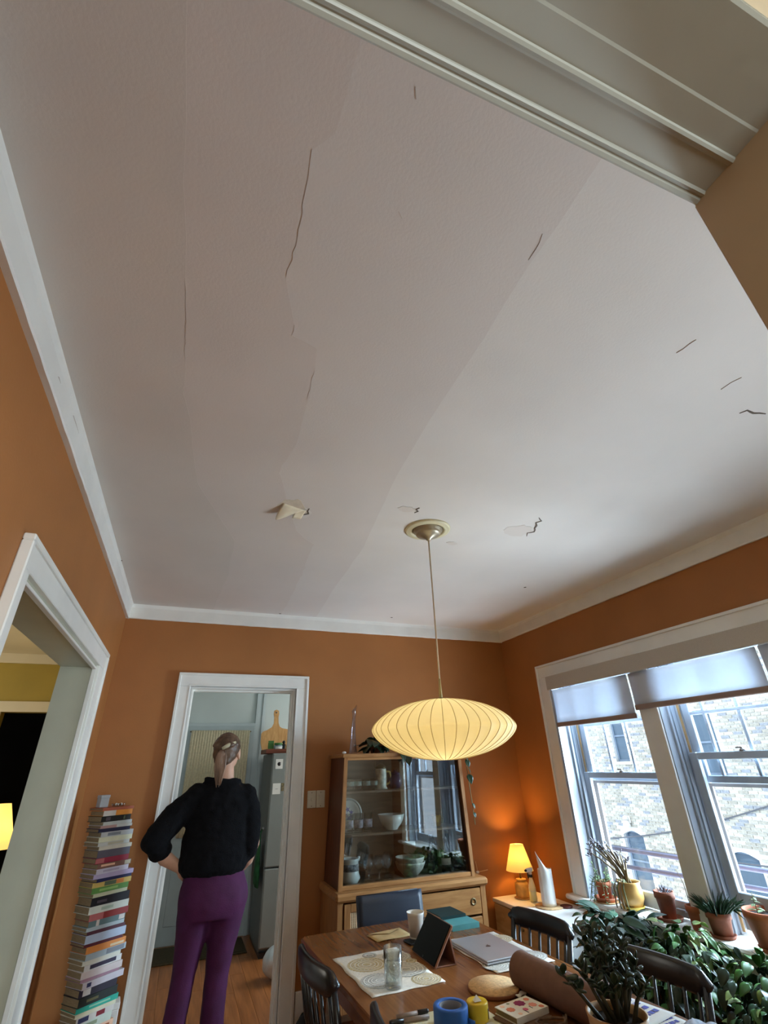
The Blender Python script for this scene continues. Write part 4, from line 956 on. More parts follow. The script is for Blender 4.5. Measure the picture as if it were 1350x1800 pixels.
L_drk = leaf_mesh('leaf', 0.070, 0.050, M_DARKLEAF, 0.22, 0.45, 0.7, 0.0012, 7, 4)
def benchplant(label, y, spec, seed, nst):
    t = thing('leafy_houseplant', label, 'plant', (2.66, y, 0.25))
    clay_pot(t, 0.105, 0.17, M_TERRAD)
    rd = random.Random(seed+50)
    for k in range(nst):
        a = rd.uniform(0, 2*pi); r = rd.uniform(0.10, 0.24)
        stem(t, [(0.03*cos(a), 0.03*sin(a), 0.14), (0.09*cos(a)*0.8, 0.09*sin(a), 0.28), (max(-0.3, min(0.15, r*cos(a))), r*sin(a), 0.27), (max(-0.32, min(0.16, r*1.1*cos(a))), r*1.1*sin(a), 0.08)], 0.003)
    leafy(t, spec, seed)
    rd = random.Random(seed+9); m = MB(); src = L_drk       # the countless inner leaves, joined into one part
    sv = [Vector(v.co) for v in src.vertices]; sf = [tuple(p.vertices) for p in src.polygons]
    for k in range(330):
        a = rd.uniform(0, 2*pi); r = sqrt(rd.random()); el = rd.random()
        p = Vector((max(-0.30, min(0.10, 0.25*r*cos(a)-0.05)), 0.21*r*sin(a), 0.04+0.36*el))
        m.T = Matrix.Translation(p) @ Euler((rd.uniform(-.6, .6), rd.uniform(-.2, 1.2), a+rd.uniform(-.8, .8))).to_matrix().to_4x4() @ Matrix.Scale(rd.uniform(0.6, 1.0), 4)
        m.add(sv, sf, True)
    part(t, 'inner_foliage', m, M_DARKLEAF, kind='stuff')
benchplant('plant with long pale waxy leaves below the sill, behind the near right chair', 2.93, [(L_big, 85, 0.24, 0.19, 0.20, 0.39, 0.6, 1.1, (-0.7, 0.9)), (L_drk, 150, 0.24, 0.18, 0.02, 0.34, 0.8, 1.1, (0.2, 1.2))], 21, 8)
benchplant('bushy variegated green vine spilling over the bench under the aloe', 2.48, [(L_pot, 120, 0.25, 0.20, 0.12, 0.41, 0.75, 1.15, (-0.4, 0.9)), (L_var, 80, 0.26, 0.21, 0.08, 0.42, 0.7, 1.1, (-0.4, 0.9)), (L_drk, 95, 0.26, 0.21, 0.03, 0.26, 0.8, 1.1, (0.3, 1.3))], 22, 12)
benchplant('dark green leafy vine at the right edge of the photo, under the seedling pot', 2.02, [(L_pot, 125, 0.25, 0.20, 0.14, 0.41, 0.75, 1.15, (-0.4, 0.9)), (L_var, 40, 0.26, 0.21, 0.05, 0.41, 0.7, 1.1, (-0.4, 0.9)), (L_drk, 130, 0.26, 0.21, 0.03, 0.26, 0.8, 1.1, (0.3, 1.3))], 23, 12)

# ================================================================ sideboard with its things
sb = thing('low_cabinet', 'low cabinet with a white top and tan front in the corner by the window', 'cabinet', (2.70, 3.735, 0))
M_SBTAN = wood('cabinet_front_wood', rgb(176, 146, 106), rgb(200, 172, 132), 0.45, 4, (6, 1.2, 6))
part(sb, 'case', MB().box(2.505, 2.895, 3.325, 4.165, 0.05, 0.515, 0.003), M_WHITE, world=True)
part(sb, 'worktop', MB().box(2.485, 2.905, 3.300, 4.172, 0.515, 0.540, 0.003), M_WHITE, world=True)
part(sb, 'plinth', MB().box(2.525, 2.88, 3.345, 4.15, 0.0, 0.05), M_BLACKWOOD, world=True)
for y0, y1 in ((3.330, 3.742), (3.748, 4.160)):
    o = part(sb, 'door', MB().box(2.489, 2.505, y0, y1, 0.056, 0.508, 0.003), M_SBTAN, world=True)
    part(o, 'knob', MB().ball((2.481, (y1-0.04) if y0 < 3.5 else (y0+0.04), 0.42), 0.010, seg=10, rings=7), M_BRASS, world=True)

M_TLSHADE = fabric_shade('table_lamp_shade', (0.86, 0.70, 0.42, 1), 0.5, (1.0, 0.56, 0.10, 1), 0.22)
t = thing('table_lamp', 'lit table lamp with a cone shade and stoneware jug base in the corner', 'lamp', (2.685, 4.035, 0.540))
saucer(t, 0.068, M_CORK, 0.006, 'cork_mat')
part(t, 'base', MB().lathe([(0.0, 0.006), (0.046, 0.006), (0.052, 0.014), (0.053, 0.085), (0.049, 0.100), (0.034, 0.108), (0.033, 0.112), (0.040, 0.116), (0.040, 0.124), (0.0, 0.126)], 26), pm('lamp_stoneware', rgb(196, 156, 92), 0.5, 0.12, 22, 0.3, 60))
part(t, 'stem', MB().lathe([(0.008, 0.126), (0.007, 0.20), (0.014, 0.205), (0.016, 0.235), (0.0, 0.235)], 12), M_BRASS)
part(t, 'shade', MB().lathe([(0.108, 0.178), (0.052, 0.352), (0.0505, 0.352), (0.1065, 0.178)], 36, close=True), M_TLSHADE, label='glowing cone lamp shade')
part(t, 'shade_spider', MB().tube([(-0.052, 0, 0.345), (0.052, 0, 0.345)], 0.0018, 6).tube([(0, -0.052, 0.345), (0, 0.052, 0.345)], 0.0018, 6).tube([(0, 0, 0.235), (0, 0, 0.345)], 0.002, 6), M_BRASS)
part(t, 'bulb', MB().ball((0, 0, 0.268), 0.024, 0.024, 0.030), pm('warm_bulb', rgb(255, 230, 160), 0.3, 0, emit=(1, 0.72, 0.30, 1), estr=14))
lamp('table_lamp_bulb_light', 'POINT', (2.685, 4.035, 0.54+0.300), 5.0, (1.0, 0.52, 0.12), 0.02)
t = thing('lamp_cord', 'thin pale cord running up the wall beside the hutch', 'cord', (2.36, 4.185, 0.56))
part(t, 'wire', MB().tube([(2.42, 4.178, 0.56), (2.385, 4.190, 0.64), (2.385, 4.190, 0.70), (2.375, 4.190, 0.78)], 0.0022, 6).tube([(2.36, 4.190, 0.705), (2.41, 4.186, 0.712), (2.47, 4.17, 0.72)], 0.0018, 6), pm('cord_cream', rgb(222, 190, 140), 0.6, 0.03), world=True)
part(t, 'wall_clip', MB().box(2.372, 2.398, 4.186, 4.2, 0.70, 0.716, 0.003), M_WHITE, world=True)
t = thing('spray_bottle', 'clear spray bottle of pale yellow liquid with a white trigger head beside the lamp', 'bottle', (2.690, 3.905, 0.540), radians(200))
part(t, 'bottle_body', MB().lathe([(0.0, 0), (0.030, 0), (0.032, 0.01), (0.032, 0.085), (0.026, 0.11), (0.013, 0.145), (0.013, 0.158), (0.0, 0.158)], 20, sy=0.8), fabric_shade('cloudy_plastic', (0.80, 0.77, 0.60, 1), 0.55))
part(t, 'liquid', MB().lathe([(0.0305, 0.004), (0.0326, 0.012), (0.0326, 0.066), (0.0318, 0.066)], 20, sy=0.8, close=True), pm('yellow_liquid', rgb(238, 228, 160), 0.3, 0.02))
part(t, 'collar', MB().lathe([(0.015, 0.152), (0.016, 0.170), (0.0, 0.170)], 16), pm('black_plastic', rgb(32, 30, 32), 0.4, 0.05))
hd = part(t, 'spray_head', MB().box(-0.03, 0.048, -0.010, 0.010, 0.186, 0.212, 0.004).box(-0.012, 0.012, -0.010, 0.010, 0.168, 0.188, 0.003), M_WHITE)
part(hd, 'nozzle', MB().tube([(0.046, 0, 0.200), (0.060, 0, 0.200)], 0.008, 10), pm('black_plastic', rgb(32, 30, 32)))
part(hd, 'trigger', MB().tube([(0.028, 0, 0.190), (0.034, 0, 0.170), (0.028, 0, 0.150)], 0.005, 8), pm('black_plastic', rgb(32, 30, 32)))
t = thing('paper_towel_roll', 'white paper towel roll standing upright, its loose sheet curling up to a point', 'towel roll', (2.70, 3.735, 0.540))
part(t, 'cork_mat', MB().lathe([(0.0, 0), (0.100, 0), (0.102, 0.004), (0.100, 0.008), (0.0, 0.008)], 32), M_CORK)
part(t, 'roll', MB().lathe([(0.018, 0.008), (0.046, 0.008), (0.048, 0.012), (0.048, 0.225), (0.046, 0.229), (0.018, 0.229)], 32, close=True), M_PAPER)
part(t, 'core', MB().lathe([(0.0155, 0.008), (0.0178, 0.008), (0.0178, 0.232), (0.0155, 0.232)], 20, close=True), M_CORK)
def sheet(u, v):
    a = 3.4+2.9*u; r = 0.0505+0.022*max(0, u-0.55)
    top = 0.230+0.115*max(0, 1-u*2.2)**1.5
    fl_ = 0.030*max(0, v-0.62)*max(0, 0.5-u)*4
    return ((r+fl_)*cos(a), (r+fl_)*sin(a), 0.010+(top-0.010)*v)
part(t, 'loose_sheet', MB().surf(sheet, 22, 10, 0.0012), M_PAPER)
t = thing('dark_coaster', 'small dark red coaster lying behind the paper towel roll', 'coaster', (2.80, 3.665, 0.540))
part(t, 'disc', MB().lathe([(0.0, 0), (0.04, 0), (0.042, 0.004), (0.040, 0.009), (0.0, 0.008)], 24), pm('dark_red_cork', rgb(110, 50, 40), 0.6, 0.1))
part(t, 'rim', MB().lathe([(0.040, 0.008), (0.044, 0.004), (0.044, 0.011), (0.041, 0.012)], 24, close=True), pm('dark_red_rim', rgb(90, 38, 32), 0.5, 0.05))

# ================================================================ dining table (turned slightly, as in the photo)
TR = radians(2.4); TC = Vector((1.155, 2.2, 0)); TZ = 0.760
tb = thing('dining_table', 'long brown teak dining table set under the pendant lamp', 'table', TC, TR)
def rrect(w, l, r, n=5):
    out = []
    for cx, cyy, a0 in ((w-r, l-r, 0), (-w+r, l-r, pi/2), (-w+r, -l+r, pi), (w-r, -l+r, 3*pi/2)):
        for k in range(n+1): out.append((cx+r*cos(a0+pi/2*k/n), cyy+r*sin(a0+pi/2*k/n)))
    return out
m = MB(); A = rrect(0.45, 0.82, 0.035); n_ = len(A); vs = []
for s_, z in ((0.985, TZ-0.030), (1.0, TZ-0.022), (1.0, TZ-0.005), (0.992, TZ)):
    vs += [(x*s_, y*(1-(1-s_)*0.5), z) for x, y in A]
m.add(vs, [(i*n_+k, i*n_+(k+1) % n_, (i+1)*n_+(k+1) % n_, (i+1)*n_+k) for i in range(3) for k in range(n_)]+[tuple(range(n_))[::-1], tuple(3*n_+k for k in range(n_))])
part(tb, 'tabletop', m, M_TABLE)
part(tb, 'apron', MB().box(-0.405, 0.405, 0.755, 0.775, 0.655, 0.73).box(-0.405, 0.405, -0.775, -0.755, 0.655, 0.73).box(-0.405, -0.385, -0.755, 0.755, 0.655, 0.73).box(0.385, 0.405, -0.755, 0.755, 0.655, 0.73), M_TABLE)
for x in (-0.37, 0.37):
    for y in (-0.74, 0.74): part(tb, 'leg', MB().lathe([(0.016, 0.0), (0.030, 0.66), (0.030, 0.73), (0.0, 0.73)], 14, (x, y, 0)), M_TABLE)

# ================================================================ chairs
def spindle_chair():
    t = thing('spindle_chair', 'black spindle back chair', 'chair', group='black spindle back chairs round the table')
    w = 0.195; zt = 0.845
    def by(x, z):      # back curve: bows outwards and leans
        return -0.185-0.085*(z-0.45)/0.4-0.03*(1-(x/w)**2)
    m = MB()
    def seat(u, v):
        a = (u-0.5)*2; b = (v-0.5)*2; r = 1-0.05*abs(a*b)
        return (0.205*a*r*(1-0.06*b*-1 if False else 1.0), 0.20*b*r, 0.452-0.010*(1-a*a)*(1-b*b))
    part(t, 'seat', MB().surf(lambda u, v: seat(v, u), 12, 12, 0.030), M_BLACKWOOD)
    def crest(u, v):
        x = (u-0.5)*2*(w+0.012)
        e = max(0, abs(u-0.5)*2-0.72)/0.28
        zc = zt-0.038; hh = 0.040*(sqrt(max(0.02, 1-e*e)) if e > 0 else 1)
        return (x, by(x*0.97, zc), zc+(v-0.5)*2*hh)
    m = MB()
    # crest rail as a closed bent board
    N_ = 16; vs = []
    for i in range(N_+1):
        u = i/N_
        for v, off in ((0.0, 0.006), (0.12, 0.013), (0.88, 0.013), (1.0, 0.006), (1.0, -0.006), (0.88, -0.013), (0.12, -0.013), (0.0, -0.006)):
            x, y, z = crest(u, v); vs.append((x, y+off, z))
    m.add(vs, [(i*8+k, i*8+(k+1) % 8, (i+1)*8+(k+1) % 8, (i+1)*8+k) for i in range(N_) for k in range(8)]+[tuple(range(8))[::-1], tuple(N_*8+k for k in range(8))], True)
    part(t, 'crest_rail', m, M_BLACKWOOD)
    for k in range(6):
        x = -0.135+0.054*k; xt = x*1.12
        part(t, 'spindle', MB().tube([(x, -0.165-0.02*(1-(x/w)**2), 0.44), ((x+xt)/2, by((x+xt)/2, 0.62), 0.62), (xt, by(xt, 0.79), 0.79)], [0.006, 0.0085, 0.006], 8), M_BLACKWOOD)
    for s in (-1, 1):
        part(t, 'back_post', MB().tube([(s*0.168, -0.165, 0.44), (s*0.178, by(0.178, 0.62), 0.62), (s*0.186, by(0.186, 0.80), 0.80)], [0.014, 0.017, 0.012], 10), M_BLACKWOOD)
        part(t, 'leg', MB().tube([(s*0.215, -0.235, 0.0), (s*0.185, -0.195, 0.22), (s*0.155, -0.150, 0.435)], [0.012, 0.018, 0.014], 10), M_BLACKWOOD)
        part(t, 'leg', MB().tube([(s*0.210, 0.215, 0.0), (s*0.185, 0.185, 0.22), (s*0.155, 0.145, 0.435)], [0.012, 0.018, 0.014], 10), M_BLACKWOOD)
        part(t, 'stretcher', MB().tube([(s*0.190, -0.202, 0.18), (s*0.190, 0.19, 0.18)], 0.009, 8), M_BLACKWOOD)
    part(t, 'stretcher', MB().tube([(-0.19, 0.0, 0.18), (0.19, 0.0, 0.18)], 0.009, 8), M_BLACKWOOD)
    return t
ch0 = spindle_chair()
spots = [(0.870, 2.43, -pi/2+0.10, 'black spindle back chair at the left of the table, the one nearest the doorway'),
         (0.938, 1.74, -pi/2-0.05, 'black spindle back chair nearest the camera, only the tip of its back seen'),
         (1.455, 2.44, pi/2+0.12, 'black spindle back chair on the window side by the low white-topped cabinet'),
         (1.500, 1.80, pi/2+0.16, 'black spindle back chair on the window side, seen behind the jade plant')]
for i, (x, y, rz, lab) in enumerate(spots):
    c = ch0 if i == 0 else copy_tree(ch0)
    c.location = (x, y, 0); c.rotation_euler = (0, 0, rz); c['label'] = lab
t = thing('padded_chair', 'navy leather padded chair at the far end of the table before the hutch', 'chair', (1.235, 2.93, 0), pi+0.03)
part(t, 'backrest', MB().surf(lambda u, v: (-0.19+0.38*u, -0.225-0.07*v+0.012*sin(pi*u)*1.0, 0.46+0.385*v), 14, 10, 0.05, True), M_NAVY, label='navy leather upholstered backrest')
m = MB()
for a, b in (((-0.19, 0.46), (-0.19, 0.845)), ((-0.19, 0.845), (0.19, 0.845)), ((0.19, 0.845), (0.19, 0.46))):
    m.tube([(a[0], -0.223-0.07*(a[1]-0.46)/0.385, a[1]), (b[0], -0.223-0.07*(b[1]-0.46)/0.385, b[1])], 0.004, 6)
part(t, 'piping', m, M_NAVY)
part(t, 'seat_pad', MB().box(-0.20, 0.20, -0.215, 0.205, 0.40, 0.47, 0.02), M_NAVY)
part(t, 'seat_frame', MB().box(-0.195, 0.195, -0.215, 0.20, 0.36, 0.40, 0.004), M_BLACKWOOD)
for x in (-0.17, 0.17):
    for y in (-0.19, 0.17): part(t, 'leg', MB().box(x-0.018, x+0.018, y-0.018, y+0.018, 0, 0.36, 0.004), M_BLACKWOOD)

# ================================================================ things on the table
Z0 = TZ+0.0005
M_LINEN = pm('placemat_linen', rgb(236, 233, 226), 0.8, 0.04, 60, 0.15, 200)
M_MEDT = pm('placemat_tan_print', rgb(198, 182, 144), 0.8, 0.12, 70)
M_MEDG = pm('placemat_grey_print', rgb(186, 186, 182), 0.8, 0.1, 70)
def placemat(label, cx, cyy, rz, w, l, discs, wavy=0.0):
    t = thing('placemat', label, 'placemat', (cx, cyy, Z0), rz, 'printed linen placemats')
    rd = random.Random(int(cx*100))
    part(t, 'cloth', MB().surf(lambda u, v: ((u-0.5)*w+0.003*sin(v*17+cx), (v-0.5)*l+0.003*sin(u*15), 0.0022+wavy*(0.5+0.5*sin(u*9+v*6))), 16, 20, 0.0016), M_LINEN)
    for k, (x, y, r, mt) in enumerate(discs):
        m = MB(); zt = 0.0026+wavy*1.02
        if r > 0.04:
            r *= 1.15
            part(t, 'printed_disc', MB().prism([(x+r*(1 if j % 2 else 0.95)*cos(pi*j/32), y+r*(1 if j % 2 else 0.95)*sin(pi*j/32)) for j in range(64)], zt, zt+0.0003), mt)
            for q in (0.20, 0.42, 0.58, 0.80):
                m.lathe([(r*q, zt), (r*(q+0.045), zt), (r*(q+0.045), zt+0.0006), (r*q, zt+0.0006)], 28, (x, y, 0), close=True)
            for j in range(24):
                a = 2*pi*j/24
                for q0, q1 in ((0.26, 0.40), (0.66, 0.78)):
                    m.prism([(x+r*q0*cos(a-.03), y+r*q0*sin(a-.03)), (x+r*q1*cos(a), y+r*q1*sin(a)), (x+r*q0*cos(a+.03), y+r*q0*sin(a+.03))], zt, zt+0.0006)
            mt = M_LINEN
        else:
            for q in (0.0, 0.5): m.lathe([(r*q+0.001, zt), (r*(q+0.36), zt), (r*(q+0.36), zt+0.0004), (r*q+0.001, zt+0.0004)], 18, (x, y, 0), close=True)
        part(t, 'printed_medallion', m, mt)
    return t
dA = [(-0.05, 0.085, 0.072, M_MEDT), (0.10, 0.11, 0.055, M_MEDG), (-0.065, -0.095, 0.068, M_MEDG), (0.075, -0.04, 0.072, M_MEDG), (0.10, -0.165, 0.052, M_MEDT), (0.002, 0.18, 0.038, M_MEDG), (0.135, 0.035, 0.028, M_MEDT)]
placemat('white placemat printed with tan and grey medallions under the water glass', 0.903, 2.415, 0.05, 0.305, 0.44, dA)
dB = [(0.10, -0.13, 0.055, M_MEDG), (-0.10, -0.15, 0.05, M_MEDG), (0.11, 0.12, 0.05, M_MEDT), (-0.1, 0.15, 0.05, M_MEDG)]
placemat('white printed placemat lying rumpled under the closed laptop', 1.420, 2.405, 0.03, 0.285, 0.44, dB, 0.001)
placemat('white printed placemat at the near end, under the notebook and pencils', 1.06, 1.745, 0.03, 0.30, 0.22, [(0.05, 0.03, 0.05, M_MEDG), (-0.08, 0.0, 0.045, M_MEDG)])
t = thing('water_glass', 'tall clear glass of water standing on the left placemat', 'glass', (0.867, 2.238, Z0+0.0045))
part(t, 'glass_body', MB().lathe([(0.0, 0.012), (0.031, 0.012), (0.034, 0.115), (0.036, 0.115), (0.0335, 0.0), (0.0, 0.0)][::-1], 28), M_CRYSTAL)
part(t, 'water', MB().lathe([(0.0, 0.0125), (0.0305, 0.0125), (0.0325, 0.070), (0.0, 0.070)], 28), pane_glass('water_surface', (0.93, 0.96, 0.96, 1), 1.33, 1.2))
part(t, 'ice', MB().box(-0.012, 0.010, -0.010, 0.012, 0.046, 0.066, 0.003, Euler((0.3, 0.5, 0.2)).to_matrix()), M_CRYSTAL)
# tablet in a folding case, standing along the table
t = thing('tablet', 'black screened tablet standing in a rose brown folding case', 'tablet', (1.085, 2.45, Z0), -0.005)
tilt = math.atan2(0.092, 0.128)
Rt = Matrix.Rotation(tilt, 4, 'Y'); m = MB(); m.T = Rt
m.box(0.0, 0.010, -0.116, 0.116, 0.002, 0.160, 0.004); part(t, 'case_back', m, pm('rose_case', rgb(150, 108, 92), 0.5, 0.05))
m = MB(); m.T = Rt; m.box(-0.005, 0.0, -0.113, 0.113, 0.005, 0.157, 0.002); part(t, 'screen', m, pm('tablet_screen', rgb(8, 8, 9), 0.3, 0.02, spec=0.15))
m = MB(); m.T = Rt; m.box(-0.0062, -0.005, -0.0035, 0.0035, 0.0085, 0.0155, 0.0005); part(t, 'home_button', m, pm('button_grey', rgb(40, 40, 42), 0.3, 0.02))
part(t, 'case_stand', MB().prism([(0.018, 0.0015), (0.024, 0.0015), (0.080, 0.086), (0.076, 0.089)], -0.10, 0.10, 'y') if False else MB().add([(0.100, -0.112, 0.0), (0.106, -0.112, 0.0), (0.084, -0.112, 0.094), (0.078, -0.112, 0.094), (0.100, 0.112, 0.0), (0.106, 0.112, 0.0), (0.084, 0.112, 0.094), (0.078, 0.112, 0.094)], [(0, 1, 2, 3), (7, 6, 5, 4), (0, 4, 5, 1), (1, 5, 6, 2), (2, 6, 7, 3), (3, 7, 4, 0)]), pm('rose_case', rgb(150, 108, 92)))
part(t, 'case_foot', MB().box(0.004, 0.104, -0.112, 0.112, 0.0, 0.0035, 0.001), pm('rose_case', rgb(150, 108, 92)))
t = thing('plastic_cup', 'white flared plastic tumbler behind the tablet', 'cup', (1.165, 2.69, Z0+0.0092))
part(t, 'cup_body', MB().lathe([(0.0, 0.005), (0.026, 0.005), (0.037, 0.088), (0.041, 0.098), (0.043, 0.098), (0.039, 0.088), (0.029, 0.0), (0.0, 0.0)][::-1], 26), pm('translucent_plastic', rgb(226, 222, 214), 0.3, 0.02))
part(t, 'base_ring', MB().lathe([(0.027, -0.0005), (0.030, 0.002), (0.0305, 0.007), (0.029, 0.007)], 24), M_PORC)
t = thing('smartphone', 'dark phone lying flat beneath the white plastic tumbler', 'phone', (1.175, 2.675, Z0), 0.15)
part(t, 'phone_body', MB().box(-0.07, 0.07, -0.036, 0.036, 0, 0.0085, 0.003), M_BLACKWOOD)
part(t, 'phone_screen', MB().box(-0.066, 0.066, -0.032, 0.032, 0.0085, 0.009, 0.0002), pm('tablet_screen', rgb(12, 12, 13)))
solo('kraft_envelope', 'tan kraft envelope lying on the table before the navy chair', 'envelope', MB().surf(lambda u, v: ((u-0.5)*0.19, (v-0.5)*0.115, 0.003+0.0035*u*v+0.002*sin(u*6)), 8, 5, 0.0016).prism([(-0.09, 0.05), (0.0, 0.0), (0.09, 0.05)], 0.0085, 0.0090), pm('kraft_paper', rgb(206, 178, 128), 0.75, 0.06, 20), (1.075, 2.815, Z0), 0.15)
# notebooks
def book(name, label, cat, loc, rz, w, d, h, cover, group=None, spine_label=None, band=None, pages=None, ct=0.002):
    """closed book lying flat: spine on -y, fore edge on +y; w along x"""
    t = thing(name, label, cat, loc, rz, group)
    part(t, 'cover', MB().box(-w/2, w/2, -d/2, d/2, 0, ct).box(-w/2, w/2, -d/2, d/2, h-ct, h).box(-w/2, w/2, -d/2, -d/2+ct, ct, h-ct), cover)
    part(t, 'pages', MB().box(-w/2+0.003, w/2-0.003, -d/2+ct, d/2-0.003, ct, h-ct), pages or M_PAGES)
    for (u0, u1, z0, z1, mt) in (spine_label or []):
        part(t, 'spine_print', MB().box(-w/2+w*u0, -w/2+w*u1, -d/2-0.0006, -d/2, h*z0, h*z1), mt)
    return t
c = lambda n, r, g, b: pm('cover_'+n, rgb(r, g, b), 0.55, 0.04, 14)
book('notebook', 'teal notebook under the dark green one at the far end of the table', 'notebook', (1.455, 2.865, Z0), 0.02, 0.155, 0.27, 0.022, c('teal', 96, 176, 184), pages=M_PAPER)
book('notebook', 'dark green notebook lying on the teal one at the far end of the table', 'notebook', (1.445, 2.925, Z0+0.0222), 0.04, 0.15, 0.165, 0.012, c('bottle_green', 34, 66, 68), pages=M_PAPER)
# laptop with its emblem
M_ALU = pm('laptop_aluminium', rgb(196, 198, 204), 0.35, 0.02, metal=0.6)
t = thing('laptop', 'closed silver laptop with a dark round emblem on the right placemat', 'laptop', (1.388, 2.408, Z0+0.0058), 0.035)
part(t, 'base', MB().box(-0.108, 0.108, -0.152, 0.152, 0.0, 0.008, 0.003), M_ALU)
part(t, 'lid', MB().box(-0.108, 0.108, -0.152, 0.152, 0.0088, 0.0145, 0.003), M_ALU)
m = MB(); ap = []
for k in range(28):
    a = 2*pi*k/28; r = 0.0105*(1+0.10*cos(2*a))
    if abs(a) < 0.01: pass
    x, y = r*cos(a), r*sin(a)*1.05
    if math.hypot(x-0.0145, y-0.002) < 0.006: x, y = 0.0145-0.006*cos(a*1.0), y
    ap.append((x, y))
m.prism(ap, 0.0145, 0.0149); m.prism([(0.001, 0.013), (0.004, 0.0185), (0.007, 0.018), (0.005, 0.0135)], 0.0145, 0.0149)
part(t, 'emblem', m, pm('emblem_dark', rgb(70, 52, 52), 0.3, 0.02))
part(t, 'rubber_foot', MB().lathe([(0.006, -0.001), (0.007, 0.0), (0, 0)], 10, (0.09, 0.13, 0)), M_BLACKWOOD)
t = thing('cork_trivet', 'round tan cork trivet in the middle of the table', 'trivet', (1.195, 2.062, Z0))
part(t, 'cork_top', MB().lathe([(0.0, 0.004), (0.092, 0.004), (0.094, 0.010), (0.092, 0.015), (0.0, 0.015)], 44), M_CORK)
part(t, 'wooden_edge', MB().lathe([(0.0, 0.0), (0.093, 0.0), (0.096, 0.003), (0.096, 0.011), (0.0945, 0.012), (0.0945, 0.0045), (0.0, 0.0038)], 44), pm('trivet_edge', rgb(140, 88, 58), 0.6, 0.08))
# floral notebook
t = book('floral_notebook', 'small notebook with an orange and pink flower print cover', 'notebook', (1.165, 1.845, Z0+0.008), 0.20, 0.145, 0.10, 0.017, c('floral_white', 232, 226, 214))
for x, y, r, mt in ((0.012, 0.020, 0.021, c('plum', 150, 40, 96)), (-0.045, 0.004, 0.016, c('coral', 226, 130, 96)), (0.052, 0.028, 0.011, c('coral', 226, 130, 96)), (0.040, -0.012, 0.015, c('salmon', 232, 150, 130)), (-0.052, 0.036, 0.009, c('peach', 236, 190, 160)),
                    (-0.004, -0.022, 0.010, c('rose', 210, 90, 120)), (-0.040, -0.034, 0.008, c('peach', 236, 190, 160)), (0.055, -0.036, 0.010, c('coral', 226, 130, 96)), (-0.022, 0.040, 0.006, c('sage', 150, 160, 130))):
    m = MB(); m.prism([(x+r*(1 if k % 2 == 0 else 0.82)*cos(k*pi/8), y+r*(1 if k % 2 == 0 else 0.82)*sin(k*pi/8)) for k in range(16)], 0.017, 0.0175); part(t, 'printed_flower', m, mt)
part(t, 'printed_stem', MB().box(-0.014, -0.010, -0.044, -0.024, 0.017, 0.0174).box(0.02, 0.023, -0.03, -0.012, 0.017, 0.0174), c('ink', 60, 60, 70))
book('brown_notebook', 'brown leather notebook lying under the flower print notebook', 'notebook', (1.155, 1.83, Z0), 0.26, 0.155, 0.115, 0.0075, c('brown', 104, 72, 52), ct=0.0015)
# masking tape, candle, markers, sheets
M_TAPE = pm('blue_tape', rgb(44, 98, 176), 0.55, 0.06, 30)
t = thing('tape_roll', 'fat roll of blue masking tape at the near end of the table', 'tape', (0.925, 1.885, Z0+0.004))
part(t, 'tape', MB().lathe([(0.037, 0.0), (0.054, 0.0), (0.0555, 0.003), (0.0555, 0.045), (0.054, 0.048), (0.037, 0.048)], 40, close=True), M_TAPE)
part(t, 'core', MB().lathe([(0.034, 0.0), (0.0368, 0.0), (0.0368, 0.046), (0.034, 0.046)], 36, close=True), pm('grey_card', rgb(130, 130, 136), 0.8, 0.05))
part(t, 'loose_end', MB().surf(lambda u, v: (0.0555*cos(-0.75)+0.018*u, 0.0555*sin(-0.75)-0.012*u-0.004*sin(pi*u), 0.001+0.022*v*(1-0.3*u)), 8, 4, 0.0006), M_TAPE)
t = thing('candle', 'small yellow pillar candle with a white paper scrap on top, beside the blue tape', 'candle', (1.020, 1.880, Z0+0.004))
part(t, 'wax', MB().lathe([(0.0, 0.0), (0.033, 0.0), (0.035, 0.003), (0.035, 0.042), (0.032, 0.046), (0.020, 0.043), (0.0, 0.042)], 30), pm('yellow_wax', rgb(222, 182, 40), 0.45, 0.05))
part(t, 'paper_scrap', MB().add([(-0.014, -0.01, 0.0455), (0.012, -0.012, 0.0455), (0.014, 0.008, 0.0455), (-0.010, 0.010, 0.0455), (0.0, 0.0, 0.060)], [(0, 3, 2, 1), (0, 1, 4), (1, 2, 4), (2, 3, 4), (3, 0, 4)]), M_PAPER)
part(t, 'black_label', MB().lathe([(0.0352, 0.004), (0.0358, 0.004), (0.0358, 0.030), (0.0352, 0.030)], 30, close=True) if False else MB().surf(lambda u, v: (0.0356*cos(-0.9+0.8*u), 0.0356*sin(-0.9+0.8*u), 0.006+0.024*v), 8, 2, 0.0004), M_BLACKWOOD)
solo('paper_sheet', 'large white sheet under the markers and blue tape at the table edge', 'paper', MB().surf(lambda u, v: (-0.16+0.32*u, -0.10+0.20*v, 0.0016+0.0008*sin(u*8)), 10, 6, 0.001), pm('map_paper', rgb(222, 216, 184), 0.7, 0.1, 12), (0.925, 1.905, Z0), 0.06)
def marker(label, x, y, rz, cap, ln=0.135, z=0.0092):
    t = thing('marker', label, 'pen', (x, y, Z0+z), rz, 'markers on the white sheet')
    part(t, 'barrel', MB().tube([(-ln/2, 0, 0), (ln*0.15, 0, 0)], 0.006, 12), pm('marker_barrel', rgb(150, 130, 118), 0.5, 0.05))
    part(t, 'cap', MB().tube([(ln*0.15, 0, 0), (ln*0.45, 0, 0), (ln/2, 0, 0)], [0.0066, 0.0066, 0.004], 12), cap)
marker('grey marker with a black cap, nearer of the two by the blue tape', 0.812, 1.962, pi-0.10, M_BLACKWOOD)
marker('marker lying behind the nearer one with its black cap against the tape', 0.838, 1.994, -0.02, M_BLACKWOOD, 0.115)
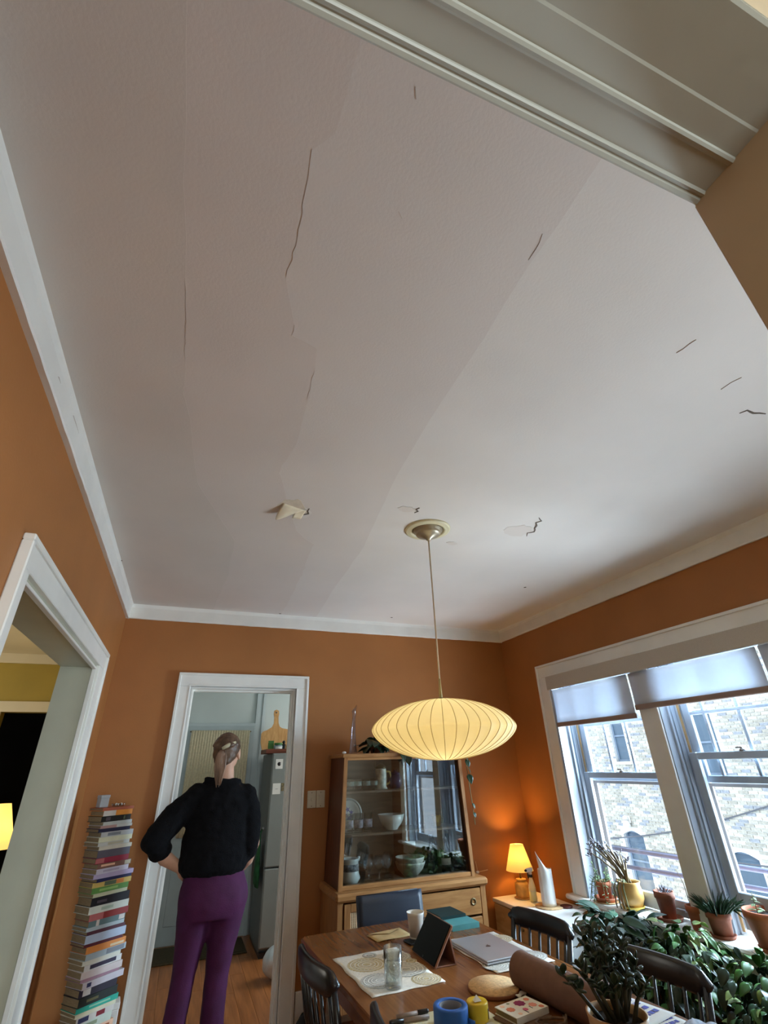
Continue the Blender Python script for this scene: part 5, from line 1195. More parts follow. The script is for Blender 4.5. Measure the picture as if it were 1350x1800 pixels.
solo('green_card', 'pale green card lying in front of the candle', 'card', MB().surf(lambda u, v: (-0.06+0.12*u, -0.05+0.10*v, 0.0062+0.0012*sin(u*4)), 6, 5, 0.0012), c('mint', 150, 206, 176), (0.995, 1.775, Z0), -0.2)
# kraft roll, eyeglass cord-like strap, napkin
t = thing('kraft_roll', 'thick brown roll of kraft paper beside the jade plant', 'paper roll', (1.312, 1.825, Z0+0.054), 0.08)
M_KRAFT = pm('brown_kraft', rgb(108, 74, 58), 0.75, 0.06, 30)
sp = MB(); N_ = 90; vs = []; 
for i in range(N_+1):
    a = 2*pi*4*i/N_; r = 0.034+0.019*i/N_
    for y in (-0.20, 0.20): vs.append((r*cos(a), y, r*sin(a)))
o_ = len(vs)
sp.add(vs, [(2*i, 2*i+1, 2*i+3, 2*i+2) for i in range(N_)], True)
part(t, 'spiral_sheet', sp, M_KRAFT)
part(t, 'outer_wrap', MB().tube([(0, -0.202, 0), (0, 0.202, 0)], 0.0535, 36, caps=False).tube([(0, 0.202, 0), (0, -0.202, 0)], 0.0525, 36, caps=False), M_KRAFT)
part(t, 'core_tube', MB().tube([(0, -0.198, 0), (0, 0.198, 0)], 0.0325, 24, caps=True), pm('dark_core', rgb(70, 48, 38), 0.9, 0.05))
solo('folded_napkin', 'small crumpled white napkin between the trivet and the kraft roll', 'napkin', MB().surf(lambda u, v: (-0.03+0.06*u, -0.022+0.044*v, 0.004+0.006*abs(sin(u*5+v*3))), 8, 6, 0.002), M_PAPER, (1.335-0.085, 1.985, Z0), 0.4)
t = thing('twine_bundle', 'loose coil of brown cord beside the brown notebook', 'cord', (1.185, 1.715, Z0+0.0075))
part(t, 'cord', MB().tube([(0.052*cos(a*0.55)*(1+0.12*sin(a*1.7)), 0.034*sin(a*0.55)*(1+0.12*cos(a*2.1)), 0.004+0.0009*a) for a in range(0, 24)], 0.0038, 7), pm('brown_twine', rgb(104, 78, 56), 0.8, 0.15, 60))
part(t, 'cord_end', MB().tube([(0.05, 0.01, 0.004), (0.075, 0.03, 0.003), (0.085, 0.055, 0.003)], 0.0036, 7), pm('brown_twine', rgb(104, 78, 56)))
# jade plant
t = thing('jade_plant', 'dark jade plant in a tan pot standing on the near end of the table', 'plant', (1.220, 1.455, Z0))
saucer(t, 0.075, pm('tan_glaze', rgb(190, 146, 96), 0.4, 0.06), 0.014)
part(t, 'pot', MB().lathe([(0.0, 0.010), (0.055, 0.010), (0.064, 0.05), (0.070, 0.112), (0.075, 0.122), (0.081, 0.122), (0.077, 0.108), (0.072, 0.05), (0.060, 0.006), (0.0, 0.006)][::-1], 34), pm('tan_glaze', rgb(190, 146, 96)))
part(t, 'soil', MB().lathe([(0.0, 0.098), (0.066, 0.098), (0.068, 0.104), (0.0, 0.108)], 26), M_SOIL)
lv = MB().surf(lambda u, v: (0.031*u, 0.0092*max(0.0, sin(pi*min(1.0, u**1.35)))**0.6*(2*v-1), 0.003*sin(pi*u)*(1-(2*v-1)**2)+0.004*u*u), 9, 4, 0.003).mesh('leaf', M_JADE)
rd = random.Random(17)
branches = [(-0.150, 0.045, 0.245), (-0.105, 0.01, 0.27), (-0.075, -0.02, 0.235), (-0.045, 0.04, 0.325), (-0.010, -0.01, 0.30), (0.005, 0.06, 0.335), (0.040, 0.02, 0.345), (0.065, -0.02, 0.31), (0.085, 0.03, 0.30), (0.105, -0.01, 0.26), (0.125, 0.02, 0.225), (0.02, -0.06, 0.26), (0.095, -0.05, 0.22), (0.055, 0.065, 0.29), (-0.03, -0.05, 0.23)]
for k, (x, y, z) in enumerate(branches):
    x *= 0.86; y *= 0.9; z = 0.098+(z-0.125)*0.90
    b0 = (x*0.25+rd.uniform(-.02, .02), y*0.25+rd.uniform(-.02, .02), 0.100); mid = (x*0.65, y*0.65, 0.10+(z-0.10)*0.55)
    pts = [b0, mid, (x, y, z)]
    stem(t, pts, [0.0065, 0.005, 0.003], pm('jade_stem', rgb(60, 58, 44), 0.6, 0.15, 20), 7)
    nl = 12 if k < 3 else 14
    for i in range(nl):
        f = 0.42+0.58*(i//2)/(nl/2-1)
        p = [mid[c_]+(pts[2][c_]-mid[c_])*max(0, (f-0.3)/0.7) for c_ in range(3)]
        put_leaf(t, lv, p, (i % 2)*pi+(i//2)*1.45+rd.uniform(-.4, .4)+k, rd.uniform(-1.1, 0.1), rd.uniform(-.5, .5), rd.uniform(0.75, 1.2))
# papers and clear plastic at the right edge
M_BLUEINK = pm('blue_print', rgb(92, 100, 186), 0.7, 0.1, 60)
def printed_sheet(label, x, y, z, rz, rows, w=0.15, l=0.20):
    t = thing('printed_sheet', label, 'paper', (x, y, Z0+z), rz)
    part(t, 'sheet', MB().surf(lambda u, v: ((u-0.5)*w, (v-0.5)*l, 0.0012+0.0006*sin(u*5)), 8, 8, 0.0008), M_PAPER)
    m = MB(); rd = random.Random(int(x*1000))
    for k in range(rows):
        xx = -w*0.42
        yy = l*0.40-k*l*0.8/rows
        while xx < w*0.36:
            q = rd.uniform(0.008, 0.022); m.box(xx, min(xx+q, w*0.42), yy-l*0.22/rows, yy+l*0.22/rows, 0.0019, 0.0022); xx += q+0.005
    part(t, 'printed_lines', m, M_BLUEINK)
printed_sheet('white sheet with blue print, top of the pile behind the jade plant', 1.520, 1.725, 0.0025, 0.25, 5)
printed_sheet('white sheet with blue print, under the other at the table edge', 1.535, 1.66, 0.0, 0.10, 6, 0.14, 0.19)
solo('clear_plastic_bag', 'crumpled clear bluish plastic bag at the near right corner of the table', 'plastic bag',
     MB().surf(lambda u, v: (-0.09+0.18*u, -0.09+0.18*v, 0.012+0.020*sin(pi*u)*sin(pi*v)+0.011*noise.noise(Vector((u*6, v*6, 3)))), 22, 22, 0.0008), pm('bluish_plastic', rgb(196, 208, 226), 0.25, 0.06, 30, spec=0.7), (1.560, 1.475, Z0+0.0), 0.3)

# ================================================================ book tower in the corner (turned towards the room)
TRZ = radians(39.0)
P0 = Vector((-0.402, 3.745)); s_d = Vector((cos(TRZ), sin(TRZ))); n_d = Vector((sin(TRZ), -cos(TRZ)))
tw = thing('book_tower', 'slim upright book column in the corner, hidden behind its stacked books', 'shelf', (P0.x+s_d.x*0.10-n_d.x*0.09, P0.y+s_d.y*0.10-n_d.y*0.09, 0), TRZ)
M_STEEL = pm('dark_steel', rgb(60, 50, 44), 0.5, 0.05)
part(tw, 'base_plate', MB().box(-0.16, 0.16, -0.13, 0.13, 0, 0.008, 0.002), M_STEEL)
part(tw, 'spine_post', MB().add([(x+dx, y, z) for x in (-0.03, 0.03) for y in (0.100, 0.108) for z, dx in ((0.008, 0.16), (1.30, 0.01))], [(0, 1, 3, 2), (4, 6, 7, 5), (0, 4, 5, 1), (2, 3, 7, 6), (0, 2, 6, 4), (1, 5, 7, 3)]), M_STEEL)
part(tw, 'shelf_plate', MB().box(-0.08, 0.08, -0.07, 0.118, 0.262, 0.266), M_STEEL)
c_ = c
BK = [ # (thickness mm, width, depth, cover, spine prints, label) bottom to top
 (26, .225, .165, c('peach', 222, 164, 128), [(.1, .9, .3, .7, c('rust', 168, 92, 60))], 'peach book with rust lettering low in the corner book tower'),
 (30, .205, .16, c('mint_white', 206, 214, 200), [(.1, .6, .3, .7, c('sage', 150, 170, 140))], 'thick pale green-white book low in the corner book tower'),
 (20, .215, .16, c('white_a', 214, 208, 202), [(.05, .32, .1, .9, c('indigo', 56, 58, 96)), (.52, .75, .1, .9, c('wine', 130, 34, 44))], 'white book with a navy and a red block on its spine, under the teal book'),
 (13, .225, .16, c('cream_a', 224, 218, 190), [], 'thin cream book directly under the teal book'),
 (20, .235, .165, c('teal_b', 52, 172, 150), [(.3, .8, .35, .65, c('mint', 150, 206, 176))], 'bright teal book near the foot of the corner book tower'),
 (30, .225, .16, c('green_black', 40, 46, 42), [(.2, .5, .35, .65, c('olive_print', 110, 104, 70))], 'dark green-black book directly above the teal one'),
 (26, .215, .155, c('plum_black', 52, 44, 58), [(.1, .3, .1, .9, c('white_a', 214, 208, 202))], 'dark plum book two above the teal one'),
 (24, .245, .165, c('lilac_white', 206, 198, 206), [(.1, .2, .2, .8, c('indigo', 56, 58, 96))], 'off-white book with a small navy mark, three above the teal one'),
 (11, .225, .16, c('mauve', 168, 130, 146), [], 'thin mauve book in the lower tower'),
 (24, .235, .16, c('shell', 216, 202, 200), [], 'pale shell pink book above the thin mauve one'),
 (22, .225, .155, c('white_b', 214, 212, 210), [(.15, .85, .2, .85, c('aubergine', 58, 50, 72))], 'white book with a wide dark purple spine panel'),
 (16, .22, .16, c('paper_white', 222, 220, 206), [], 'plain white paperback above the purple panelled book'),
 (22, .245, .165, c('ash_blue', 170, 184, 192), [(.5, .95, .1, .9, c('pewter', 130, 134, 142))], 'ash blue book under the orange one'),
 (24, .235, .16, c('orange_b', 222, 140, 70), [(.6, .95, .15, .5, c('sand', 226, 200, 160))], 'orange book in the lower half of the tower'),
 (12, .225, .155, c('maroon', 96, 40, 50), [], 'thin maroon book above the orange one'),
 (30, .235, .165, c('pale_blue', 182, 196, 218), [], 'thick pale blue book in the middle of the tower'),
 (13, .225, .155, c('raisin', 92, 52, 64), [], 'thin raisin coloured book over the pale blue one'),
 (14, .225, .16, c('mist', 176, 190, 196), [], 'thin mist grey book under the slate one'),
 (22, .22, .155, c('slate_teal', 104, 128, 132), [(.2, .28, 0, 1, c('white_a', 214, 208, 202)), (.82, .98, .1, .9, c('white_a', 214, 208, 202))], 'slate teal book with two white bars on its spine'),
 (25, .235, .16, c('brick_red', 150, 56, 54), [(0, .35, .0, 1.0, c('dusty_pink', 190, 110, 110))], 'brick red book with a pink end under a white one'),
 (28, .24, .165, c('chalk', 216, 222, 212), [(.3, .6, .3, .7, c('celadon', 176, 196, 180))], 'thick chalk white book in the middle of the tower'),
 (32, .23, .16, c('black_b', 30, 28, 34), [(.15, .4, .3, .6, c('smoke', 84, 74, 84))], 'thick black book in the middle of the tower'),
 (14, .215, .16, c('straw', 200, 202, 170), [], 'thin straw coloured book under the green one'),
 (22, .225, .155, c('leaf_green', 98, 148, 76), [(.2, .7, .3, .7, c('lime', 150, 190, 110))], 'leaf green book above the black one'),
 (20, .235, .16, c('mustard', 214, 184, 104), [(.3, .6, .1, .9, c('moss', 96, 112, 88)), (.6, .8, .1, .9, c('orange_b', 222, 140, 70))], 'mustard yellow book with a mossy block on its spine'),
 (13, .225, .16, c('navy_b', 34, 36, 82), [], 'thin navy book under the lilac one'),
 (18, .245, .165, c('lilac', 186, 172, 206), [], 'lilac book sticking out to the right'),
 (20, .205, .155, c('lavender_white', 204, 200, 216), [(.2, .7, .3, .7, c('thistle', 176, 166, 190))], 'lavender white book above the lilac one'),
 (20, .215, .155, c('cocoa', 128, 92, 80), [(.8, .98, .1, .9, c('putty', 190, 184, 160)), (.1, .5, .4, .8, c('peach', 222, 164, 128))], 'cocoa brown book with a putty end'),
 (22, .205, .155, c('crimson', 150, 46, 68), [(.0, .25, .1, .9, c('dusty_pink', 190, 110, 110))], 'crimson book in the upper tower'),
 (30, .205, .16, c('slate_purple', 96, 92, 104), [], 'thick slate purple book in the upper tower'),
 (16, .205, .155, c('bone', 212, 206, 190), [], 'bone coloured thin book above the slate purple one'),
 (16, .205, .155, c('pale_grey', 200, 202, 198), [(.3, .8, .2, .8, c('putty', 190, 184, 160))], 'pale grey book with a putty band'),
 (20, .21, .155, c('ivory', 220, 220, 192), [], 'ivory book above the pale grey one'),
 (20, .205, .155, c('silver', 190, 194, 196), [(.2, .6, .2, .8, c('pewter', 130, 134, 142))], 'silver grey book with pewter lettering'),
 (15, .20, .15, c('midnight', 40, 44, 72), [], 'midnight blue thin book near the top of the tower'),
 (12, .20, .15, c('rose_grey', 186, 150, 146), [(.5, 1, 0, 1, c('pale_grey', 200, 202, 198))], 'thin rose grey book near the top of the tower'),
 (15, .195, .15, c('fog', 190, 196, 194), [], 'fog grey thin book under the black one near the top'),
 (24, .195, .15, c('ink_black', 26, 28, 26), [(.15, .3, .2, .8, c('smoke', 84, 74, 84)), (.75, .8, .2, .8, c('moss', 96, 112, 88))], 'black book near the top of the tower'),
 (22, .19, .15, c('amber', 226, 148, 62), [(0, .42, 0, 1, c('white_a', 214, 208, 202))], 'amber book with a white left half of its spine, second from the top'),
 (12, .20, .165, c('terracotta_cover', 176, 98, 74), [], 'thin terracotta book lying topmost on the tower')]
tot = sum(b[0] for b in BK)/1000; zz = 0.266; k_ = (1.312-0.266)/tot; rd = random.Random(4)
for i, (th, w, dp, cov, pr, lab) in enumerate(BK):
    h = th/1000*k_
    off = 0.006*sin(i*2.1)+rd.uniform(-.004, .004)
    # books get longer and step outwards lower down, as the leaning column in the photo
    lean = 0.105*(1-i/40)
    dp *= 0.90
    ctr = P0 + s_d*(w/2+off+lean) - n_d*(dp/2-rd.uniform(0, .008))
    book('book', lab, 'book', (ctr.x, ctr.y, zz), TRZ+rd.uniform(-0.05, 0.05), w, dp, h-0.0003, cov, 'books in the corner tower', pr)
    zz += h
topc = P0+s_d*0.10-n_d*0.07
t = thing('gift_box', 'small pale blue-grey box on top of the book tower', 'box', (topc.x-0.055, topc.y-0.02, zz), TRZ-0.1)
part(t, 'box_body', MB().box(-0.026, 0.026, -0.024, 0.024, 0, 0.050, 0.002), c('box_grey', 176, 184, 192))
part(t, 'box_lid', MB().box(-0.028, 0.028, -0.026, 0.026, 0.050, 0.066, 0.002), c('box_grey', 176, 184, 192))
t = thing('trinket_dish', 'small clear dish of trinkets beside the box on the book tower', 'dish', (topc.x+0.035, topc.y-0.01, zz))
part(t, 'dish', MB().lathe([(0, 0.003), (0.03, 0.003), (0.04, 0.018), (0.042, 0.018), (0.033, 0), (0, 0)][::-1], 20), M_CRYSTAL)
for x, y, mt in ((-0.012, -0.008, M_PORC), (0.008, -0.012, M_BRASS), (0.014, 0.008, M_PORC)):
    part(t, 'trinket', MB().ball((x, y, 0.012), 0.009, 0.009, 0.008, 10, 7), mt)
solo('white_paper_stack', 'white papers stacked on the floor behind the foot of the book tower', 'papers', MB().box(-0.07, 0.07, -0.05, 0.05, 0, 0.30, 0.003).box(-0.065, 0.072, -0.052, 0.048, 0.30, 0.33, 0.003), M_PAPER, (-0.205, 4.09, 0), 0.1)

# light switches beside the door
for k, (x, lab) in enumerate(((0.985, 'cream light switch plate nearest the door casing'), (1.056, 'cream light switch plate nearest the hutch'))):
    t = thing('light_switch', lab, 'light switch', (x, YB, 1.277))
    part(t, 'plate', MB().box(-0.034, 0.034, -0.007, 0.0, -0.058, 0.058, 0.003), pm('switch_ivory', rgb(206, 196, 172), 0.4, 0.03))
    part(t, 'toggle', MB().box(-0.006, 0.006, -0.016, -0.007, -0.010, 0.010, 0.002) if k == 0 else MB().box(-0.016, 0.016, -0.0105, -0.007, -0.032, 0.032, 0.002), pm('switch_ivory', rgb(206, 196, 172)))
    for z in (-0.045, 0.045): part(t, 'screw', MB().lathe([(0.0035, -0.0), (0.003, 0.0015), (0, 0.0015)], 8), M_BRASS).location = (0, -0.008, z)
    for s_ in [q for q in t.children if q.name.startswith('screw')]: s_.rotation_euler = (pi/2, 0, 0)
t = thing('black_bag', 'small slumped black bag on the floor against the baseboard by the door', 'bag', (0.975, 4.03, 0))
part(t, 'bag_body', MB().surf(lambda u, v: (0.085*cos(2*pi*u)*(1-0.55*v**3)*(1+0.12*noise.noise(Vector((u*5, v*3, 1)))), 0.08*sin(2*pi*u)*(1-0.6*v**3), 0.001+0.13*v), 24, 10, 0.002).lathe([(0.0, 0.13), (0.03, 0.131)][::-1], 16), pm('black_cloth', rgb(22, 20, 22), 0.8, 0.1, 30, 0.3, 60))
part(t, 'strap', MB().tube([(-0.03, -0.0, 0.128), (-0.03, -0.05, 0.14), (0.02, -0.085, 0.06), (0.05, -0.095, 0.012)], 0.007, 7, 0.5), pm('black_cloth', rgb(22, 20, 22)))

# ================================================================ kitchen seen through the doorway
kd = struct('door_1', MB().box(-0.06, 0.766, 6.385, 6.42, 0.0, 1.950, 0.003), pm('kitchen_door_paint', rgb(176, 188, 192), 0.5, 0.02))
part(kd, 'lower_panel', MB().box(0.06, 0.33, 6.378, 6.386, 0.15, 0.80, 0.003).box(0.38, 0.65, 6.378, 6.386, 0.15, 0.80, 0.003), pm('kitchen_door_paint', rgb(176, 188, 192)), world=True)
part(kd, 'glazing', MB().box(0.08, 0.68, 6.381, 6.386, 0.92, 1.88), pm('daylit_door_pane', rgb(190, 196, 186), 0.2, 0.03), world=True)
part(kd, 'door_knob', MB().ball((0.71, 6.345, 0.98), 0.026, seg=12, rings=8).tube([(0.71, 6.385, 0.98), (0.71, 6.35, 0.98)], 0.009, 8), M_BRASS, world=True)
struct('trim_14', MB().box(-0.18, -0.06, 6.392, 6.42, 0, 2.02).box(0.766, 0.875, 6.392, 6.42, 0, 2.6, 0.002).box(0.84, 0.875, 6.378, 6.42, 0, 2.6, 0.002).box(-0.18, 0.766, 6.392, 6.42, 1.950, 1.985, 0.002), pm('kitchen_trim', rgb(186, 198, 202), 0.5, 0.02))
def curt(u, v):
    return (0.055+0.655*u, 6.362+0.008*sin(u*2*pi*23+0.6*sin(v*3))*(0.4+0.3*v), 1.905-1.03*v)
t = thing('door_curtain', 'pale gathered lace curtain over the glass of the kitchen door', 'curtain', (0.38, 6.362, 0.88))
part(t, 'cloth', MB().surf(curt, 170, 8, 0.001), pm('lace_cloth', rgb(206, 194, 164), 0.8, 0.06, 50, 0.2, 120), world=True)
part(t, 'curtain_rod', MB().tube([(0.04, 6.370, 1.892), (0.725, 6.370, 1.892)], 0.006, 8), M_BRASS, world=True)
# fridge
M_FR = pm('fridge_enamel', rgb(134, 138, 136), 0.4, 0.02)
M_FRS = pm('fridge_side', rgb(104, 108, 108), 0.5, 0.03)
fr_ = thing('refrigerator', 'grey bottom freezer refrigerator beside the kitchen door', 'refrigerator', (1.21, 5.95, 0))
part(fr_, 'cabinet', MB().box(0.885, 1.54, 5.655, 6.30, 0.04, 1.635, 0.006), M_FRS, world=True)
o = part(fr_, 'door', MB().box(0.885, 1.54, 5.60, 5.652, 0.662, 1.635, 0.010), M_FR, world=True)
part(o, 'handle', MB().tube([(1.46, 5.60, 0.80), (1.46, 5.56, 0.82), (1.46, 5.56, 1.20), (1.46, 5.60, 1.22)], 0.010, 8), M_CHROME, world=True)
o = part(fr_, 'freezer_door', MB().box(0.885, 1.54, 5.60, 5.652, 0.07, 0.652, 0.010), M_FR, world=True)
part(o, 'handle', MB().tube([(1.36, 5.60, 0.58), (1.36, 5.56, 0.58), (1.06, 5.56, 0.58), (1.06, 5.60, 0.58)][::-1], 0.010, 8) if False else MB().tube([(1.48, 5.60, 0.60), (1.48, 5.562, 0.60), (1.30, 5.562, 0.60), (1.30, 5.60, 0.60)], 0.010, 8), M_CHROME, world=True)
part(fr_, 'plinth', MB().box(0.895, 1.53, 5.63, 6.28, 0.0, 0.04), M_BLACKWOOD, world=True)
t = thing('fridge_card', 'square white card with a black round emblem on the fridge, the upper one', 'card', (0.955, 5.60, 1.535))
part(t, 'card', MB().box(-0.037, 0.037, -0.003, 0, -0.045, 0.045), M_PAPER)
m = MB(); m.lathe([(0.0, 0.0), (0.018, 0.0), (0.018, 0.0008), (0.0, 0.0008)], 20); o = part(t, 'round_emblem', m, M_BLACKWOOD); o.rotation_euler = (pi/2, 0, 0); o.location = (0, -0.003, 0)
t = thing('fridge_note', 'blank pale note on the fridge below the round emblem card', 'note', (0.945, 5.60, 1.312))
part(t, 'note', MB().box(-0.040, 0.040, -0.003, 0, -0.048, 0.048), M_PAPER)
part(t, 'pencil_mark', MB().box(-0.012, 0.012, -0.0036, -0.003, -0.004, 0.0), pm('pencil_grey', rgb(150, 150, 150), 0.8))
t = thing('fridge_magnet', 'small brown picture magnet right of the blank fridge note', 'magnet', (1.015, 5.60, 1.325))
part(t, 'picture', MB().box(-0.024, 0.024, -0.005, 0, -0.032, 0.032, 0.001), pm('magnet_print', rgb(120, 106, 76), 0.5, 0.3, 60))
part(t, 'frame', MB().box(-0.026, 0.026, -0.004, 0, -0.035, -0.031).box(-0.026, 0.026, -0.004, 0, 0.031, 0.035), M_BRASS)
solo('wooden_tray', 'dark red-brown wooden tray along the top of the refrigerator', 'tray', MB().box(-0.32, 0.40, -0.20, 0.20, 0, 0.012, 0.002).box(-0.32, 0.40, -0.20, -0.18, 0.012, 0.042, 0.002).box(-0.32, -0.30, -0.18, 0.20, 0.012, 0.042, 0.002), wood('tray_wood', rgb(92, 44, 28), rgb(122, 62, 40), 0.5), (1.135, 5.83, 1.6355))
t = thing('cutting_board', 'large paddle shaped wooden cutting board leaning against the wall over the refrigerator', 'cutting board', (0.985, 6.12, 1.6475))
Rt = Matrix.Rotation(radians(-14), 4, 'X'); m = MB(); m.T = Rt
outl = [(-0.145, 0.02), (-0.12, 0.0), (0.12, 0.0), (0.15, 0.03), (0.160, 0.17), (0.150, 0.25), (0.135, 0.262), (0.075, 0.272), (0.045, 0.29), (0.030, 0.33), (0.027, 0.40), (0.034, 0.44), (0.030, 0.475), (0.0, 0.488), (-0.026, 0.475), (-0.030, 0.44), (-0.022, 0.40), (-0.026, 0.33), (-0.048, 0.285), (-0.10, 0.252), (-0.148, 0.235), (-0.165, 0.215), (-0.168, 0.12)]
vs = [(x, y, z) for y in (-0.009, 0.009) for x, z in outl]; n_ = len(outl)
m.add(vs, [tuple(range(n_)), tuple(range(n_, 2*n_))[::-1]]+[(i, n_+i, n_+(i+1) % n_, (i+1) % n_) for i in range(n_)])
part(t, 'board', m, wood('board_maple', rgb(184, 136, 82), rgb(208, 162, 106), 0.45, 5, (8, 8, 1)))
m = MB(); m.T = Rt; m.tube([(0.0, -0.011, 0.452), (0.0, 0.011, 0.452)], 0.010, 14); part(t, 'hanging_hole', m, M_DARKGAP)
SHZ = 1.6482
t = thing('herb_jar', 'glass jar with a green lid before the cutting board, left of the kitchen bottles', 'jar', (0.955, 5.74, SHZ))
part(t, 'jar_body', MB().lathe([(0, 0), (0.045, 0), (0.047, 0.06), (0.04, 0.07), (0, 0.07)], 20), pm('jar_blue', rgb(140, 158, 170), 0.25, 0.15, 20))
part(t, 'lid', MB().lathe([(0.043, 0.07), (0.043, 0.09), (0, 0.09)], 20), c('jar_green', 70, 120, 60))
part(t, 'label', MB().surf(lambda u, v: (0.0475*cos(-2.4+1.6*u), 0.0475*sin(-2.4+1.6*u), 0.01+0.045*v), 8, 2, 0.0005), M_PAPER)
t = thing('green_packet', 'small green packet lying on the jar row over the refrigerator', 'packet', (0.885, 5.80, SHZ))
part(t, 'packet', MB().box(-0.03, 0.03, -0.02, 0.02, 0, 0.10, 0.006), c('packet_green', 84, 134, 66)); part(t, 'packet_fold', MB().box(-0.03, 0.03, -0.005, 0.005, 0.10, 0.115, 0.002), c('jar_green', 70, 120, 60))
t = thing('pepper_mill', 'dark knobbed pepper mill between the jar and the small tan bottle', 'pepper mill', (1.020, 5.78, SHZ))
part(t, 'body', MB().lathe([(0, 0), (0.026, 0), (0.018, 0.04), (0.024, 0.075), (0.014, 0.083), (0, 0.083)], 16), M_BLACKWOOD); part(t, 'knob', MB().ball((0, 0, 0.098), 0.017, seg=12, rings=8), M_BLACKWOOD)
t = thing('spice_bottle', 'small tan spice bottle at the right end of the row over the refrigerator', 'bottle', (1.068, 5.77, SHZ))
part(t, 'body', MB().lathe([(0, 0), (0.022, 0), (0.024, 0.06), (0.012, 0.085), (0, 0.085)], 16), c('spice_tan', 168, 140, 96)); part(t, 'cap', MB().lathe([(0.013, 0.085), (0.013, 0.115), (0, 0.115)], 14), M_BLACKWOOD)
t = thing('green_bag', 'dark green cloth bag hanging by the side of the refrigerator', 'bag', (0.842, 5.80, 0.50))
part(t, 'bag_body', MB().surf(lambda u, v: (0.022*cos(2*pi*u)*(0.5+0.5*sin(pi*min(1, v*1.2+0.1)))*(1+0.3*sin(u*25)), 0.13*sin(2*pi*u)*(1-0.35*v), 0.34*v), 40, 8, 0.002), pm('green_cloth', rgb(36, 92, 52), 0.8, 0.25, 14, 0.2, 50))
part(t, 'handle', MB().tube([(0, -0.06, 0.33), (0.005, -0.04, 0.42), (0.025, 0, 0.46), (0.005, 0.04, 0.42), (0, 0.06, 0.33)], 0.006, 7), pm('green_cloth', rgb(36, 92, 52)))
part(t, 'hook', MB().box(0.020, 0.043, -0.008, 0.008, 0.45, 0.475, 0.002), M_CHROME)
m = MB()
def bagf(u, v):
    a = 2*pi*u; t_ = pi*v; r = 0.115*(1+0.20*noise.noise(Vector((cos(a)*2.2, sin(a)*2.2, v*4))))
    return (r*sin(t_)*cos(a), r*sin(t_)*sin(a)*0.9, 0.10-0.10*cos(t_)*(1 if v < 0.5 else 1.15))
t = thing('white_plastic_bag', 'crumpled white plastic bag on the kitchen floor behind the doorway', 'plastic bag', (0.965, 5.10, 0.004))
part(t, 'bag_body', MB().surf(bagf, 28, 18), pm('white_plastic', rgb(214, 222, 228), 0.3, 0.05, 20, 0.3, 30))
part(t, 'knot', MB().tube([(0, 0, 0.205), (0.01, 0.01, 0.235), (0.03, -0.01, 0.255)], [0.02, 0.012, 0.024], 8), pm('white_plastic', rgb(214, 222, 228)))
solo('door_mat', 'dark brown mat on the floor before the kitchen door', 'mat', MB().box(-0.42, 0.42, -0.24, 0.24, 0, 0.010, 0.003).box(-0.39, 0.39, -0.21, 0.21, 0.010, 0.013, 0.001), pm('mat_fibre', rgb(74, 62, 40), 0.95, 0.15, 80, 0.5, 200), (0.40, 6.08, 0.0005))

# ================================================================ left room: lamp on a small table
t = thing('side_table', 'small dark table in the left room, mostly hidden by the opening', 'table', (-1.36, 5.6, 0))
part(t, 'table_top', MB().box(-0.30, 0.30, -0.25, 0.25, 0.66, 0.69, 0.004), M_BENCH)
for x in (-0.26, 0.26):
    for y in (-0.21, 0.21): part(t, 'leg', MB().box(x-0.02, x+0.02, y-0.02, y+0.02, 0, 0.66, 0.003), M_BENCH)
M_LL = fabric_shade('left_room_shade', (0.9, 0.78, 0.46, 1), 0.5, (1.0, 0.70, 0.22, 1), 0.28)
t = thing('red_table_lamp', 'lit table lamp with a yellow cone shade and dark red base in the left room', 'lamp', (-1.375, 5.6, 0.69))
part(t, 'base', MB().lathe([(0, 0), (0.06, 0), (0.065, 0.015), (0.03, 0.03), (0.075, 0.10), (0.085, 0.17), (0.06, 0.24), (0.02, 0.265), (0.012, 0.30), (0, 0.30)], 24), pm('red_glaze', rgb(120, 36, 24), 0.3, 0.08))
part(t, 'shade', MB().lathe([(0.160, 0.278), (0.055, 0.60), (0.053, 0.60), (0.158, 0.278)], 32, close=True), M_LL)
part(t, 'shade_spider', MB().tube([(-0.055, 0, 0.592), (0.055, 0, 0.592)], 0.002, 6).tube([(0, 0, 0.30), (0, 0, 0.592)], 0.003, 6), M_BRASS)
part(t, 'bulb', MB().ball((0, 0, 0.42), 0.028, 0.028, 0.035), pm('warm_bulb', rgb(255, 230, 160)))
lamp('left_room_bulb_light', 'POINT', (-1.375, 5.6, 1.11), 22, (1.0, 0.66, 0.28), 0.03)
t = thing('brass_tray', 'small brass dish on the left room table', 'dish', (-1.25, 5.42, 0.69))
part(t, 'dish', MB().lathe([(0, 0.003), (0.04, 0.003), (0.055, 0.016), (0.058, 0.016), (0.045, 0), (0, 0)][::-1], 20), M_BRASS); part(t, 'foot_ring', MB().lathe([(0.03, 0), (0.034, 0.002), (0.03, 0.003)], 16), M_BRASS)

